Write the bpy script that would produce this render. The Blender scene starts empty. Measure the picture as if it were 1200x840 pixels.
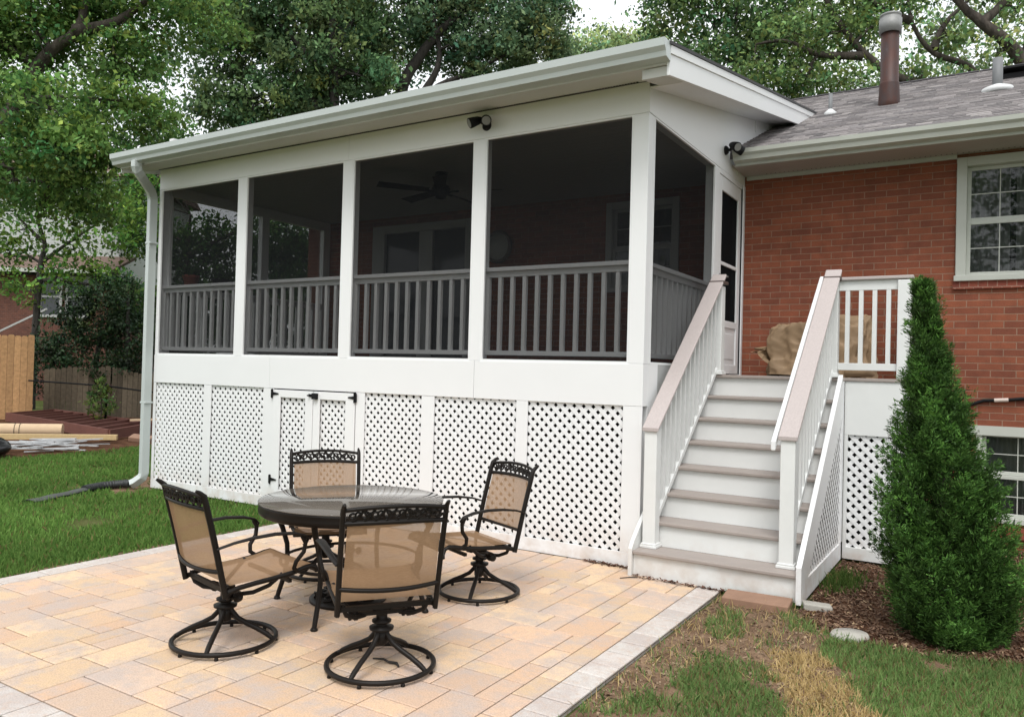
import bpy, bmesh, math, random
import numpy as np
from mathutils import Vector, Matrix
random.seed(7); rng = np.random.default_rng(11)
S = bpy.context.scene
COL = S.collection
V = Vector

# ------------------------------------------------------------------ helpers
class MB:
    """collects faces, then links them as ONE mesh object"""
    def __init__(s): s.v=[]; s.f=[]; s.sm=[]; s.c=[]
    def add(s, vs, fs, smooth=False, col=None):
        o=len(s.v); s.v+= [tuple(p) for p in vs]
        for f in fs: s.f.append(tuple(i+o for i in f)); s.sm.append(smooth)
        s.c += [col or (1,1,1)]*len(vs)
        return s
    def box(s,x0,y0,z0,x1,y1,z1,col=None):
        vs=[(x,y,z) for z in (z0,z1) for y in (y0,y1) for x in (x0,x1)]
        return s.add(vs,[(0,2,3,1),(4,5,7,6),(0,1,5,4),(2,6,7,3),(0,4,6,2),(1,3,7,5)],col=col)
    def beam(s,p,q,w,h,up=(0,0,1),col=None):
        p,q=V(p),V(q); d=(q-p).normalized(); u=V(up)
        sd=d.cross(u).normalized(); u=sd.cross(d).normalized()
        vs=[b+sd*(i*w/2)+u*(j*h/2) for b in (p,q) for j in (-1,1) for i in (-1,1)]
        return s.add(vs,[(0,2,3,1),(4,5,7,6),(0,1,5,4),(2,6,7,3),(0,4,6,2),(1,3,7,5)],col=col)
    def vbeam(s,p,q,w,h):
        """sloped board whose ends are cut plumb; runs in y"""
        (x,y0,z0),(_,y1,z1)=p,q
        vs=[(x+i*w/2,y,z+j) for (y,z) in ((y0,z0),(y1,z1)) for j in (0,h) for i in (-1,1)]
        return s.add(vs,[(0,2,3,1),(4,5,7,6),(0,1,5,4),(2,6,7,3),(0,4,6,2),(1,3,7,5)])
    def prism(s,poly,vec,col=None):
        n=len(poly); vec=V(vec); a=[V(p) for p in poly]; b=[p+vec for p in a]
        return s.add(a+b,[tuple(range(n))[::-1],tuple(range(n,2*n))]+[(i,(i+1)%n,n+(i+1)%n,n+i) for i in range(n)],col=col)
    def tube(s,pts,r,n=8,closed=False,smooth=True,flat=None,col=None):
        P=[V(p) for p in pts]; m=len(P); R=r if isinstance(r,(list,tuple)) else [r]*m
        vs=[]; prev=None
        for i,p in enumerate(P):
            if closed: t=P[(i+1)%m]-P[i-1]
            else: t=P[min(i+1,m-1)]-P[max(i-1,0)]
            t.normalize()
            if prev is None:
                a=V((0,0,1)) if abs(t.z)<.9 else V((1,0,0))
                u=t.cross(a).normalized()
            else:
                u=prev-t*prev.dot(t); u.normalize()
            prev=u; w=t.cross(u)
            for k in range(n):
                a=2*math.pi*(k+.5)/n
                fu,fw=(1,1) if flat is None else flat
                vs.append(p+(u*math.cos(a)*fu+w*math.sin(a)*fw)*R[i])
        fs=[]
        for i in range(m if closed else m-1):
            j=(i+1)%m
            for k in range(n): fs.append((i*n+k,i*n+(k+1)%n,j*n+(k+1)%n,j*n+k))
        s.add(vs,fs,smooth,col)
        if not closed: s.add([vs[k] for k in range(n)],[tuple(range(n))[::-1]],False,col); s.add([vs[(m-1)*n+k] for k in range(n)],[tuple(range(n))],False,col)
        return s
    def lathe(s,prof,c=(0,0,0),n=24,smooth=True,ax='z'):
        vs=[]; c=V(c)
        for r,z in prof:
            for k in range(n):
                a=2*math.pi*k/n; x,y=r*math.cos(a),r*math.sin(a)
                vs.append(c+(V((x,y,z)) if ax=='z' else V((z,x,y)) if ax=='x' else V((x,z,y))))
        m=len(prof); fs=[(i*n+k,i*n+(k+1)%n,(i+1)*n+(k+1)%n,(i+1)*n+k) for i in range(m-1) for k in range(n)]
        fs+=[tuple(range(n))[::-1],tuple(range((m-1)*n,m*n))]
        return s.add(vs,fs,smooth)
    def grid(s,fn,nu,nv,smooth=True,thick=None):
        vs=[V(fn(i/nu,j/nv)) for j in range(nv+1) for i in range(nu+1)]
        fs=[(j*(nu+1)+i,j*(nu+1)+i+1,(j+1)*(nu+1)+i+1,(j+1)*(nu+1)+i) for j in range(nv) for i in range(nu)]
        return s.add(vs,fs,smooth)
    def sweep(s,prof,x0,x1):
        """(y,z) outline run along x"""
        return s.prism([(x0,y,z) for y,z in prof],(x1-x0,0,0))
    def build(s,name,mat,parent=None,bevel=0,local=False,recalc=True,color=False):
        off=V((0,0,0))
        if parent is not None and not local:
            r=parent
            while r.parent: r=r.parent
            off=r.location
        me=bpy.data.meshes.new(name)
        me.from_pydata([V(p)-off for p in s.v],[],s.f); me.update()
        me.polygons.foreach_set('use_smooth',s.sm)
        if color:
            ca=me.color_attributes.new('Col','FLOAT_COLOR','POINT')
            ca.data.foreach_set('color',[c for q in s.c for c in (*q,1)])
        if recalc:
            bm=bmesh.new(); bm.from_mesh(me); bmesh.ops.recalc_face_normals(bm,faces=bm.faces[:]); bm.to_mesh(me); bm.free()
        me.materials.append(mat)
        o=bpy.data.objects.new(name,me); COL.objects.link(o)
        if parent is not None: o.parent=parent
        if bevel:
            b=o.modifiers.new('bevel','BEVEL'); b.width=bevel; b.segments=2; b.limit_method='ANGLE'; b.angle_limit=math.radians(50)
        return o

def tag(o,label=None,cat=None,group=None,kind=None):
    if label: o['label']=label
    if cat: o['category']=cat
    if group: o['group']=group
    if kind: o['kind']=kind
    return o
def thing(name,label,cat,loc=(0,0,0),rz=0,group=None):
    o=bpy.data.objects.new(name,None); COL.objects.link(o); o.location=loc; o.rotation_euler=(0,0,rz); o.empty_display_size=.1
    return tag(o,label,cat,group)
def jit(c,a,b):
    k=random.uniform(a,b); return tuple(v*k for v in c)
def copy_tree(o,parent=None):
    c=o.copy(); COL.objects.link(c); c.parent=parent
    for ch in [x for x in bpy.data.objects if x.parent==o]: copy_tree(ch,c)
    return c
def quads(name,P,mat,cols,parent=None,kind=None,faces=None):
    """P: (N,k,3) array of polygons (k corners each, own vertices)"""
    N,k,_=P.shape
    me=bpy.data.meshes.new(name)
    me.vertices.add(N*k); me.vertices.foreach_set('co',P.reshape(-1).astype(np.float32))
    me.loops.add(N*k); me.loops.foreach_set('vertex_index',np.arange(N*k,dtype=np.int32))
    me.polygons.add(N); me.polygons.foreach_set('loop_start',np.arange(0,N*k,k,dtype=np.int32))
    me.polygons.foreach_set('loop_total',np.full(N,k,dtype=np.int32))
    me.update(calc_edges=True)
    ca=me.color_attributes.new('Col','FLOAT_COLOR','POINT')
    c=np.ones((N,k,4),np.float32); c[:,:,:3]=cols[:,None,:]
    ca.data.foreach_set('color',c.reshape(-1))
    me.materials.append(mat)
    o=bpy.data.objects.new(name,me); COL.objects.link(o)
    if parent is not None: o.parent=parent
    if kind: o['kind']=kind
    return o

# ------------------------------------------------------------------ materials
def mat(name): 
    m=bpy.data.materials.new(name); m.use_nodes=True
    nt=m.node_tree; nt.nodes.clear()
    return m,nt,nt.nodes,nt.links
def nd(nt,t,**k):
    n=nt.nodes.new(t)
    for a,b in k.items(): setattr(n,a,b)
    return n
def rgb(c): return (*c,1)
def principled(nt,**k):
    o=nd(nt,'ShaderNodeOutputMaterial'); p=nd(nt,'ShaderNodeBsdfPrincipled'); nt.links.new(p.outputs[0],o.inputs[0])
    for a,b in k.items(): p.inputs[a.replace('_',' ')].default_value=b
    return p,o
def noise(nt,scale,detail=4,vec=None,rough=.6):
    n=nd(nt,'ShaderNodeTexNoise'); n.inputs['Scale'].default_value=scale; n.inputs['Detail'].default_value=detail; n.inputs['Roughness'].default_value=rough
    if vec: nt.links.new(vec,n.inputs['Vector'])
    return n
def ramp(nt,fac,stops):
    r=nd(nt,'ShaderNodeValToRGB'); e=r.color_ramp.elements
    while len(e)<len(stops): e.new(.5)
    for i,(p,c) in enumerate(stops): e[i].position=p; e[i].color=rgb(c)
    nt.links.new(fac,r.inputs[0]); return r
def mixc(nt,fac,a,b,mode='MIX'):
    m=nd(nt,'ShaderNodeMix',data_type='RGBA',blend_type=mode)
    for s,x in ((0,fac),(6,a),(7,b)):
        if isinstance(x,(int,float)): m.inputs[s].default_value=x
        elif isinstance(x,tuple): m.inputs[s].default_value=rgb(x)
        else: nt.links.new(x,m.inputs[s])
    return m.outputs[2]
def bump(nt,h,strength,dist,p):
    b=nd(nt,'ShaderNodeBump'); b.inputs['Strength'].default_value=strength; b.inputs['Distance'].default_value=dist
    nt.links.new(h,b.inputs['Height']); nt.links.new(b.outputs[0],p.inputs['Normal'])
def objco(nt,scale=(1,1,1)):
    t=nd(nt,'ShaderNodeTexCoord'); m=nd(nt,'ShaderNodeMapping'); m.inputs['Scale'].default_value=scale
    nt.links.new(t.outputs['Object'],m.inputs[0]); return m.outputs[0]

def painted(name,c,rough=.45,var=.06,scale=3,dirt=None,grain=None,bumps=.0,spec=.5,metal=0):
    m,nt,N,L=mat(name); p,_=principled(nt,Roughness=rough,Metallic=metal)
    p.inputs['Specular IOR Level'].default_value=spec
    n=noise(nt,scale,5,objco(nt))
    col=mixc(nt,n.outputs[0],tuple(x*(1-var) for x in c),tuple(min(1,x*(1+var)) for x in c))
    if grain:
        g=noise(nt,1,4,objco(nt,grain)); col=mixc(nt,.40,col,ramp(nt,g.outputs[0],[(.3,tuple(x*.75 for x in c)),(.7,tuple(x*1.12 for x in c))]).outputs[0])
        if bumps: bump(nt,g.outputs[0],bumps,.01,p)
    elif bumps:
        bump(nt,noise(nt,scale*30,3,objco(nt)).outputs[0],bumps,.004,p)
    if dirt:
        d=noise(nt,7,6,objco(nt)); t=nd(nt,'ShaderNodeTexCoord'); s=nd(nt,'ShaderNodeSeparateXYZ'); L.new(t.outputs['Object'],s.inputs[0])
        mr=nd(nt,'ShaderNodeMapRange'); mr.inputs[1].default_value=.32; mr.inputs[2].default_value=0.0; mr.inputs[3].default_value=0; mr.inputs[4].default_value=.7
        L.new(s.outputs[2],mr.inputs[0]); mm=nd(nt,'ShaderNodeMath',operation='MULTIPLY'); L.new(mr.outputs[0],mm.inputs[0])
        rr=ramp(nt,d.outputs[0],[(.4,(0,0,0)),(.7,(1,1,1))]); L.new(rr.outputs[0],mm.inputs[1])
        col=mixc(nt,mm.outputs[0],col,dirt)
    L.new(col,p.inputs['Base Color']); return m

M={}
M['white']=painted('white_trim_paint',(.76,.765,.77),.42,.03,2.2,dirt=(.50,.40,.32))
M['white2']=painted('white_stair_paint',(.70,.71,.70),.45,.06,5,dirt=(.50,.42,.36))
M['gutter']=painted('gutter_aluminium',(.48,.52,.51),.38,.07,2)
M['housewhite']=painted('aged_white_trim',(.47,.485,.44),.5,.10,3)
M['shadewhite']=painted('shaded_white_paint',(.38,.385,.38),.5,.06,3)  # side wall behind the stair balusters, its shade put into the colour
M['fasciapaint']=painted('fascia_paint',(.56,.56,.53),.5,.04,3)
M['soffit']=painted('soffit_vinyl',(.40,.37,.345),.55,.06,2)
M['cap']=painted('handrail_cap',(.44,.385,.37),.6,.04,3,grain=(90,2.5,90),bumps=.04)
M['capdark']=painted('dark_post_cap',(.10,.075,.065),.5)
M['tread']=painted('tread_decking',(.33,.285,.26),.65,.08,4,grain=(3,45,45),bumps=.15)
M['black']=painted('black_hardware',(.008,.008,.009),.6,spec=.2)
M['bronze']=painted('bronze_powder_coat',(.010,.0075,.006),.45,.25,14,spec=.2)
M['interior']=painted('porch_ceiling_paint',(.40,.40,.395),.6,.05,2)
M['floor']=painted('porch_floor',(.10,.09,.085),.6,.1,2)
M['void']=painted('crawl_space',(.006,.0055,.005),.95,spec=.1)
M['rust']=None
M['fan']=painted('fan_black',(.006,.007,.011),.6,spec=.2)

def m_screen(name,f,c=(.018,.019,.021)):
    m,nt,N,L=mat(name); o=nd(nt,'ShaderNodeOutputMaterial'); mx=nd(nt,'ShaderNodeMixShader'); t=nd(nt,'ShaderNodeBsdfTransparent'); d=nd(nt,'ShaderNodeBsdfDiffuse')
    d.inputs[0].default_value=rgb(c); mx.inputs[0].default_value=f
    L.new(t.outputs[0],mx.inputs[1]); L.new(d.outputs[0],mx.inputs[2]); L.new(mx.outputs[0],o.inputs[0]); return m
M['screen']=m_screen('insect_screen',.36,(.017,.018,.0195))
M['doorscreen']=m_screen('door_screen',.80,(.012,.013,.014))

def m_brick(name,c1,c2,mortar,w=.2,h=.0651,ms=.0088,vec='wall',moss=None):
    m,nt,N,L=mat(name); p,_=principled(nt,Roughness=.85)
    t=nd(nt,'ShaderNodeTexCoord'); s=nd(nt,'ShaderNodeSeparateXYZ'); L.new(t.outputs['Object'],s.inputs[0])
    cb=nd(nt,'ShaderNodeCombineXYZ')
    ad=nd(nt,'ShaderNodeMath',operation='ADD'); L.new(s.outputs[0],ad.inputs[0]); L.new(s.outputs[1],ad.inputs[1])
    L.new(ad.outputs[0],cb.inputs[0]); L.new(s.outputs[2],cb.inputs[1])
    dn=noise(nt,3,3,t.outputs['Object']); va=nd(nt,'ShaderNodeVectorMath',operation='SCALE'); va.inputs['Scale'].default_value=.008
    L.new(dn.outputs['Color'],va.inputs[0]); vb=nd(nt,'ShaderNodeVectorMath',operation='ADD'); L.new(va.outputs[0],vb.inputs[0]); L.new(cb.outputs[0],vb.inputs[1])
    b=nd(nt,'ShaderNodeTexBrick'); L.new(vb.outputs[0],b.inputs[0])
    b.inputs['Scale'].default_value=1; b.inputs['Brick Width'].default_value=w; b.inputs['Row Height'].default_value=h; b.inputs['Mortar Size'].default_value=ms/2
    b.inputs['Mortar Smooth'].default_value=.25; b.inputs['Bias'].default_value=-.1
    b.inputs['Color1'].default_value=rgb(c1); b.inputs['Color2'].default_value=rgb(c2); b.inputs['Mortar'].default_value=rgb(mortar)
    b.offset=.5; b.squash=1
    n=noise(nt,9,6,t.outputs['Object']); n2=noise(nt,90,3,t.outputs['Object']); n3=noise(nt,1.1,3,t.outputs['Object'])
    c=mixc(nt,.42,b.outputs[0],ramp(nt,n.outputs[0],[(.3,(.35,.35,.36)),(.7,(1.0,1.0,.98))]).outputs[0],'MULTIPLY')
    c=mixc(nt,.35,c,ramp(nt,n2.outputs[0],[(.3,(.5,.5,.5)),(.65,(1.1,1.1,1.1))]).outputs[0],'MULTIPLY')
    c=mixc(nt,.4,c,ramp(nt,n3.outputs[0],[(.35,(.6,.58,.58)),(.65,(1.1,1.1,1.1))]).outputs[0],'MULTIPLY')
    L.new(c,p.inputs['Base Color'])
    inv=nd(nt,'ShaderNodeMath',operation='SUBTRACT'); inv.inputs[0].default_value=1; L.new(b.outputs[1],inv.inputs[1])
    h2=nd(nt,'ShaderNodeMath',operation='MULTIPLY_ADD'); L.new(n2.outputs[0],h2.inputs[0]); h2.inputs[1].default_value=.3; L.new(inv.outputs[0],h2.inputs[2])
    bump(nt,h2.outputs[0],.8,.008,p); return m
M['brick']=m_brick('red_brick',(.33,.097,.046),(.225,.064,.034),(.36,.22,.15))
M['rowlock']=m_brick('red_brick_rowlock',(.30,.074,.042),(.20,.045,.03),(.37,.20,.145),w=.075,h=.3)
M['farbrick']=m_brick('far_brick',(.17,.06,.038),(.12,.04,.027),(.20,.14,.11))

def m_attr(name,rough=.8,trans=0,noisy=None,bumpy=0,spec=.3):
    m,nt,N,L=mat(name); a=nd(nt,'ShaderNodeAttribute',attribute_name='Col')
    p,o=principled(nt,Roughness=rough); p.inputs['Specular IOR Level'].default_value=spec
    c=a.outputs[0]
    if noisy:
        n=noise(nt,noisy,4,objco(nt)); c=mixc(nt,.6,c,ramp(nt,n.outputs[0],[(.3,(.55,.55,.55)),(.7,(1.15,1.15,1.15))]).outputs[0],'MULTIPLY')
    L.new(c,p.inputs['Base Color'])
    if bumpy: bump(nt,noise(nt,noisy*3,4,objco(nt)).outputs[0],bumpy,.01,p)
    if trans:
        t=nd(nt,'ShaderNodeBsdfTranslucent'); L.new(c,t.inputs[0]); mx=nd(nt,'ShaderNodeMixShader'); mx.inputs[0].default_value=trans
        L.new(p.outputs[0],mx.inputs[1]); L.new(t.outputs[0],mx.inputs[2]); L.new(mx.outputs[0],o.inputs[0])
    return m
M['leaf']=m_attr('leaves',.6,.38,spec=.15)
M['needle']=m_attr('evergreen_sprays',.55,.15,spec=.3)
M['blade']=m_attr('grass_blades',.6,.45,spec=.15)
M['chip']=m_attr('bark_chips',.9,0,noisy=60)
M['shingle']=m_attr('asphalt_shingles',.95,0,noisy=45,bumpy=.35,spec=.2)
M['plank']=m_attr('weathered_boards',.85,0,noisy=14,bumpy=.3,spec=.2)

def m_bark(name,a,b):
    m,nt,N,L=mat(name); p,_=principled(nt,Roughness=.95)
    n=noise(nt,1,6,objco(nt,(9,9,2.2)))
    L.new(ramp(nt,n.outputs[0],[(.3,a),(.7,b)]).outputs[0],p.inputs['Base Color']); bump(nt,n.outputs[0],1,.06,p); return m
M['bark']=m_bark('grey_brown_bark',(.028,.022,.018),(.10,.082,.068))
M['barkdark']=m_bark('dark_bark',(.018,.016,.014),(.06,.052,.046))

def m_paver():
    m,nt,N,L=mat('concrete_pavers'); p,_=principled(nt,Roughness=.8); p.inputs['Specular IOR Level'].default_value=.25
    a=nd(nt,'ShaderNodeAttribute',attribute_name='Col'); oc=objco(nt)
    big=noise(nt,4.2,9,oc,.68); mid=noise(nt,22,8,oc,.75); fine=noise(nt,140,3,oc)
    c=mixc(nt,ramp(nt,big.outputs[0],[(.45,(0,0,0)),(.60,(.72,.72,.72))]).outputs[0],a.outputs[0],(.46,.395,.365))
    c=mixc(nt,ramp(nt,mid.outputs[0],[(.48,(0,0,0)),(.66,(.6,.6,.6))]).outputs[0],c,(.50,.37,.29))
    c=mixc(nt,.32,c,ramp(nt,fine.outputs[0],[(.35,(.40,.40,.40)),(.6,(1.1,1.1,1.1))]).outputs[0],'MULTIPLY')
    L.new(c,p.inputs['Base Color']); h=nd(nt,'ShaderNodeMath',operation='ADD'); L.new(fine.outputs[0],h.inputs[0]); L.new(mid.outputs[0],h.inputs[1])
    bump(nt,h.outputs[0],.35,.004,p); return m
M['paver']=m_paver()

def m_ground(name,stops,scale,scale2=60,bs=.5):
    m,nt,N,L=mat(name); p,_=principled(nt,Roughness=1); p.inputs['Specular IOR Level'].default_value=.05
    oc=objco(nt); n=noise(nt,scale,6,oc,.65); n2=noise(nt,scale2,4,oc)
    c=ramp(nt,n.outputs[0],stops).outputs[0]
    c=mixc(nt,.6,c,ramp(nt,n2.outputs[0],[(.3,(.35,.35,.35)),(.7,(1.2,1.2,1.2))]).outputs[0],'MULTIPLY')
    L.new(c,p.inputs['Base Color']); bump(nt,n2.outputs[0],bs,.03,p); return m
M['lawn']=m_ground('lawn_soil',[(.3,(.06,.075,.025)),(.5,(.09,.115,.035)),(.75,(.14,.125,.06))],1.6,50)
M['dirt']=m_ground('bare_dirt',[(.3,(.12,.075,.05)),(.5,(.21,.135,.088)),(.7,(.32,.215,.14))],6,80)
M['mulch']=m_ground('mulch_soil',[(.3,(.055,.026,.016)),(.5,(.12,.06,.036)),(.72,(.19,.105,.06))],5,70,.8)
M['joint']=m_ground('joint_sand',[(.3,(.05,.04,.032)),(.7,(.11,.09,.07))],20,120)

def m_glass(name,tint,tr,rough=.02,bumpscale=None,basespec=1):
    m,nt,N,L=mat(name); o=nd(nt,'ShaderNodeOutputMaterial'); g=nd(nt,'ShaderNodeBsdfGlossy'); g.inputs['Roughness'].default_value=rough
    t=nd(nt,'ShaderNodeBsdfTransparent'); d=nd(nt,'ShaderNodeBsdfDiffuse'); d.inputs[0].default_value=rgb(tint)
    a=nd(nt,'ShaderNodeMixShader'); a.inputs[0].default_value=1-tr; L.new(t.outputs[0],a.inputs[1]); L.new(d.outputs[0],a.inputs[2])
    f=nd(nt,'ShaderNodeFresnel'); f.inputs[0].default_value=1.48; b=nd(nt,'ShaderNodeMixShader'); 
    L.new(f.outputs[0],b.inputs[0]); L.new(a.outputs[0],b.inputs[1]); L.new(g.outputs[0],b.inputs[2]); L.new(b.outputs[0],o.inputs[0])
    if bumpscale:
        bp=nd(nt,'ShaderNodeBump'); bp.inputs['Strength'].default_value=.03; bp.inputs['Distance'].default_value=.002
        L.new(noise(nt,bumpscale,2,objco(nt)).outputs[0],bp.inputs['Height']); L.new(bp.outputs[0],g.inputs['Normal']); L.new(bp.outputs[0],f.inputs['Normal'])
    return m
M['glass']=m_glass('window_glass',(.02,.025,.025),.72)
M['tableglass']=m_glass('smoked_table_glass',(.15,.13,.11),.25,.012,160)
M['curtain']=painted('grey_curtain',(.30,.315,.30),.9,.25,2)

def m_sling():
    m,nt,N,L=mat('tan_sling_mesh'); o=nd(nt,'ShaderNodeOutputMaterial'); d=nd(nt,'ShaderNodeBsdfDiffuse'); tl=nd(nt,'ShaderNodeBsdfTranslucent'); t=nd(nt,'ShaderNodeBsdfTransparent')
    n=noise(nt,1,3,objco(nt,(25,320,320))); n2=noise(nt,5,3,objco(nt))
    c=mixc(nt,n.outputs[0],(.30,.185,.105),(.47,.31,.19)); c=mixc(nt,.3,c,ramp(nt,n2.outputs[0],[(.3,(.7,.7,.7)),(.7,(1.1,1.1,1.1))]).outputs[0],'MULTIPLY')
    L.new(c,d.inputs[0]); L.new(c,tl.inputs[0])
    a=nd(nt,'ShaderNodeMixShader'); a.inputs[0].default_value=.35; L.new(d.outputs[0],a.inputs[1]); L.new(tl.outputs[0],a.inputs[2])
    b=nd(nt,'ShaderNodeMixShader'); b.inputs[0].default_value=.16; L.new(a.outputs[0],b.inputs[1]); L.new(t.outputs[0],b.inputs[2]); L.new(b.outputs[0],o.inputs[0]); return m
M['sling']=m_sling()
def m_rust():
    m,nt,N,L=mat('rusty_flue_steel'); p,_=principled(nt,Roughness=.55,Metallic=.35)
    n=noise(nt,1,6,objco(nt,(7,7,2.5)),.7)
    L.new(ramp(nt,n.outputs[0],[(.25,(.09,.08,.085)),(.42,(.05,.03,.028)),(.58,(.065,.025,.018)),(.78,(.028,.017,.016))]).outputs[0],p.inputs['Base Color']); return m
M['rust']=m_rust()
M['galv']=painted('galvanised_steel',(.24,.24,.235),.55,.35,12,metal=.2)
M['pipegrey']=painted('grey_vent_pipe',(.16,.165,.17),.6,.2,9)
M['flash']=painted('vent_flashing',(.62,.63,.63),.5,.1,9)
M['tarp']=painted('tan_tarp',(.26,.175,.10),.7,.35,7,bumps=.15)
M['redwood']=painted('red_painted_lumber',(.15,.055,.04),.8,.35,6,grain=(4,30,30),bumps=.2)
M['yellowwood']=painted('fresh_lumber',(.55,.40,.20),.7,.15,5,grain=(30,4,30))
M['carpet']=painted('rolled_tan_matting',(.58,.43,.28),.9,.12,8)
M['greywood']=painted('pale_scrap_strips',(.45,.46,.47),.7,.2,6)
M['bagmat']=painted('black_plastic',(.012,.012,.014),.3,.2,8)
M['pipe']=painted('black_drain_pipe',(.022,.024,.025),.5,.3,8)
M['pipeflat']=painted('dusty_drain_end',(.065,.07,.065),.7,.35,10)
M['stone']=painted('pale_stone',(.40,.38,.34),.9,.25,14,bumps=.5)
M['slab']=painted('terracotta_paver',(.28,.165,.11),.85,.25,12,bumps=.5)
M['terracotta']=painted('terracotta_pot',(.30,.09,.06),.8)
M['siding']=painted('grey_siding',(.42,.44,.42),.6,.06,2)
M['roofedge']=painted('dark_roof_edge',(.055,.055,.058),.9,.2,20)
M['brownroof']=painted('brown_shingles',(.15,.10,.08),.9,.3,12)
M['darkglass']=painted('dark_window_glass',(.03,.035,.04),.08,.2,2)
M['rope']=painted('tie_cord',(.05,.04,.03),.8)
M['tape']=painted('pale_tape',(.6,.5,.45),.6)

# ------------------------------------------------------------------ world, sun, camera
EL,AZ=math.radians(58),math.radians(205)
w=bpy.data.worlds.new('World'); S.world=w; w.use_nodes=True
nt=w.node_tree; nt.nodes.clear()
sky=nd(nt,'ShaderNodeTexSky'); sky.sky_type='NISHITA'; sky.sun_disc=False; sky.sun_elevation=EL; sky.sun_rotation=math.radians(155); sky.air_density=1.2; sky.dust_density=4
hs=nd(nt,'ShaderNodeHueSaturation'); hs.inputs['Saturation'].default_value=.35; nt.links.new(sky.outputs[0],hs.inputs['Color'])
b1=nd(nt,'ShaderNodeBackground'); b1.inputs[1].default_value=.06; nt.links.new(hs.outputs[0],b1.inputs[0])
b2=nd(nt,'ShaderNodeBackground'); b2.inputs[0].default_value=(.95,.985,1,1); b2.inputs[1].default_value=1.15      # the cloud cover
tc=nd(nt,'ShaderNodeTexCoord'); cn=noise(nt,2.2,5,tc.outputs['Generated'])
nt.links.new(ramp(nt,cn.outputs[0],[(.35,(.76,.80,.83)),(.65,(1.06,1.08,1.08))]).outputs[0],b2.inputs[0])
ad=nd(nt,'ShaderNodeAddShader'); nt.links.new(b1.outputs[0],ad.inputs[0]); nt.links.new(b2.outputs[0],ad.inputs[1])
wo=nd(nt,'ShaderNodeOutputWorld'); nt.links.new(ad.outputs[0],wo.inputs[0])
sl=bpy.data.lights.new('sun','SUN'); sl.energy=2.1; sl.angle=math.radians(22); sl.color=(1,.985,.955)
so=bpy.data.objects.new('sun',sl); COL.objects.link(so)
so.rotation_euler=(math.radians(90)-EL,0,math.radians(25))
cd=bpy.data.cameras.new('camera'); cam=bpy.data.objects.new('camera',cd); COL.objects.link(cam); S.camera=cam
cd.sensor_width=36; cd.lens=912.17/1200*36; cd.clip_end=500; cd.clip_start=.05
yaw,pitch,roll=.5521,.0143,.026
f=V((-math.sin(yaw)*math.cos(pitch),math.cos(yaw)*math.cos(pitch),math.sin(pitch))); rt=V((math.cos(yaw),math.sin(yaw),0)); up=rt.cross(f)
r2=rt*math.cos(roll)+up*math.sin(roll); u2=up*math.cos(roll)-rt*math.sin(roll)
cam.matrix_world=Matrix(((r2.x,u2.x,-f.x,2.3029),(r2.y,u2.y,-f.y,-5.6926),(r2.z,u2.z,-f.z,1.5159),(0,0,0,1)))
S.view_settings.view_transform='Standard'; S.view_settings.look='None'; S.view_settings.exposure=0
S.cycles.max_bounces=8; S.cycles.transparent_max_bounces=16; S.cycles.diffuse_bounces=4

# ------------------------------------------------------------------ lattice
def clip(poly,a,b,c):
    """keep the side a*u+b*v<=c of a convex polygon"""
    out=[]
    for i in range(len(poly)):
        p,q=poly[i],poly[(i+1)%len(poly)]; dp,dq=a*p[0]+b*p[1]-c,a*q[0]+b*q[1]-c
        if dp<=0: out.append(p)
        if dp*dq<0: t=dp/(dp-dq); out.append((p[0]+t*(q[0]-p[0]),p[1]+t*(q[1]-p[1])))
    return out
def lattice(name,poly,to3,nrm,parent,pitch=.0608,wd=.033,ph=0.):
    """privacy lattice filling a convex ccw polygon; to3 maps (u,v) to space"""
    mb=MB(); nrm=V(nrm); th=.0045
    for s,lay in ((1,0),(-1,1)):
        a,b=s*math.sqrt(.5),math.sqrt(.5)
        ds=[a*p[0]+b*p[1] for p in poly]
        k=math.floor(min(ds)/pitch)-1
        while k*pitch<max(ds)+pitch:
            c0=k*pitch+ph; P=clip(clip(poly,a,b,c0+wd/2),-a,-b,-(c0-wd/2)); k+=1
            if len(P)>=3:
                base=[V(to3(*p))-nrm*(th*(lay+1)+lay*.0004) for p in P]; mb.prism(base,nrm*th)
    return mb.build(name,M['white'],parent)

# ------------------------------------------------------------------ brick house
D=2.7525; EY=2.2
house=thing('brick_house','red brick ranch house with grey shingle roof behind the screened porch','house',(1,D,0))
def wallbox(mb,x0,z0,x1,z1): mb.box(x0,D,z0,x1,D+.2,z1)
wx0,wx1,wz0,wz1=2.0,2.93,2.456,3.62          # upper window hole
bx0,bx1,bz0,bz1=2.19,3.1,.235,1.1            # basement window hole
dx0,dx1,dz1=-5.28,-3.57,3.50                 # patio door hole
qx0,qx1,qz0,qz1=-1.62,-.72,2.46,3.52         # window on the porch
mb=MB()
wallbox(mb,-6.6,-.1,dx0,3.66); wallbox(mb,dx0,dz1,dx1,3.66); wallbox(mb,dx0,-.1,dx1,1.50)
wallbox(mb,dx1,-.1,qx0,3.66); wallbox(mb,qx0,-.1,qx1,qz0); wallbox(mb,qx0,qz1,qx1,3.66)
wallbox(mb,qx1,-.1,wx0,3.66); wallbox(mb,wx0,bz1,wx1,wz0); wallbox(mb,wx0,wz1,wx1,3.66); wallbox(mb,wx0,-.1,bx0,bz1); wallbox(mb,bx0,-.1,bx1,bz0)
wallbox(mb,bx1,-.1,6.6,bz1); wallbox(mb,wx1,bz1,6.6,3.66)
mb.box(-6.6,D+.2,-.1,-6.4,11,3.66); mb.box(6.4,D+.2,-.1,6.6,11,3.66); mb.box(-6.4,10.8,-.1,6.4,11,3.66)
wall=mb.build('wall',M['brick'],house)
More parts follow.
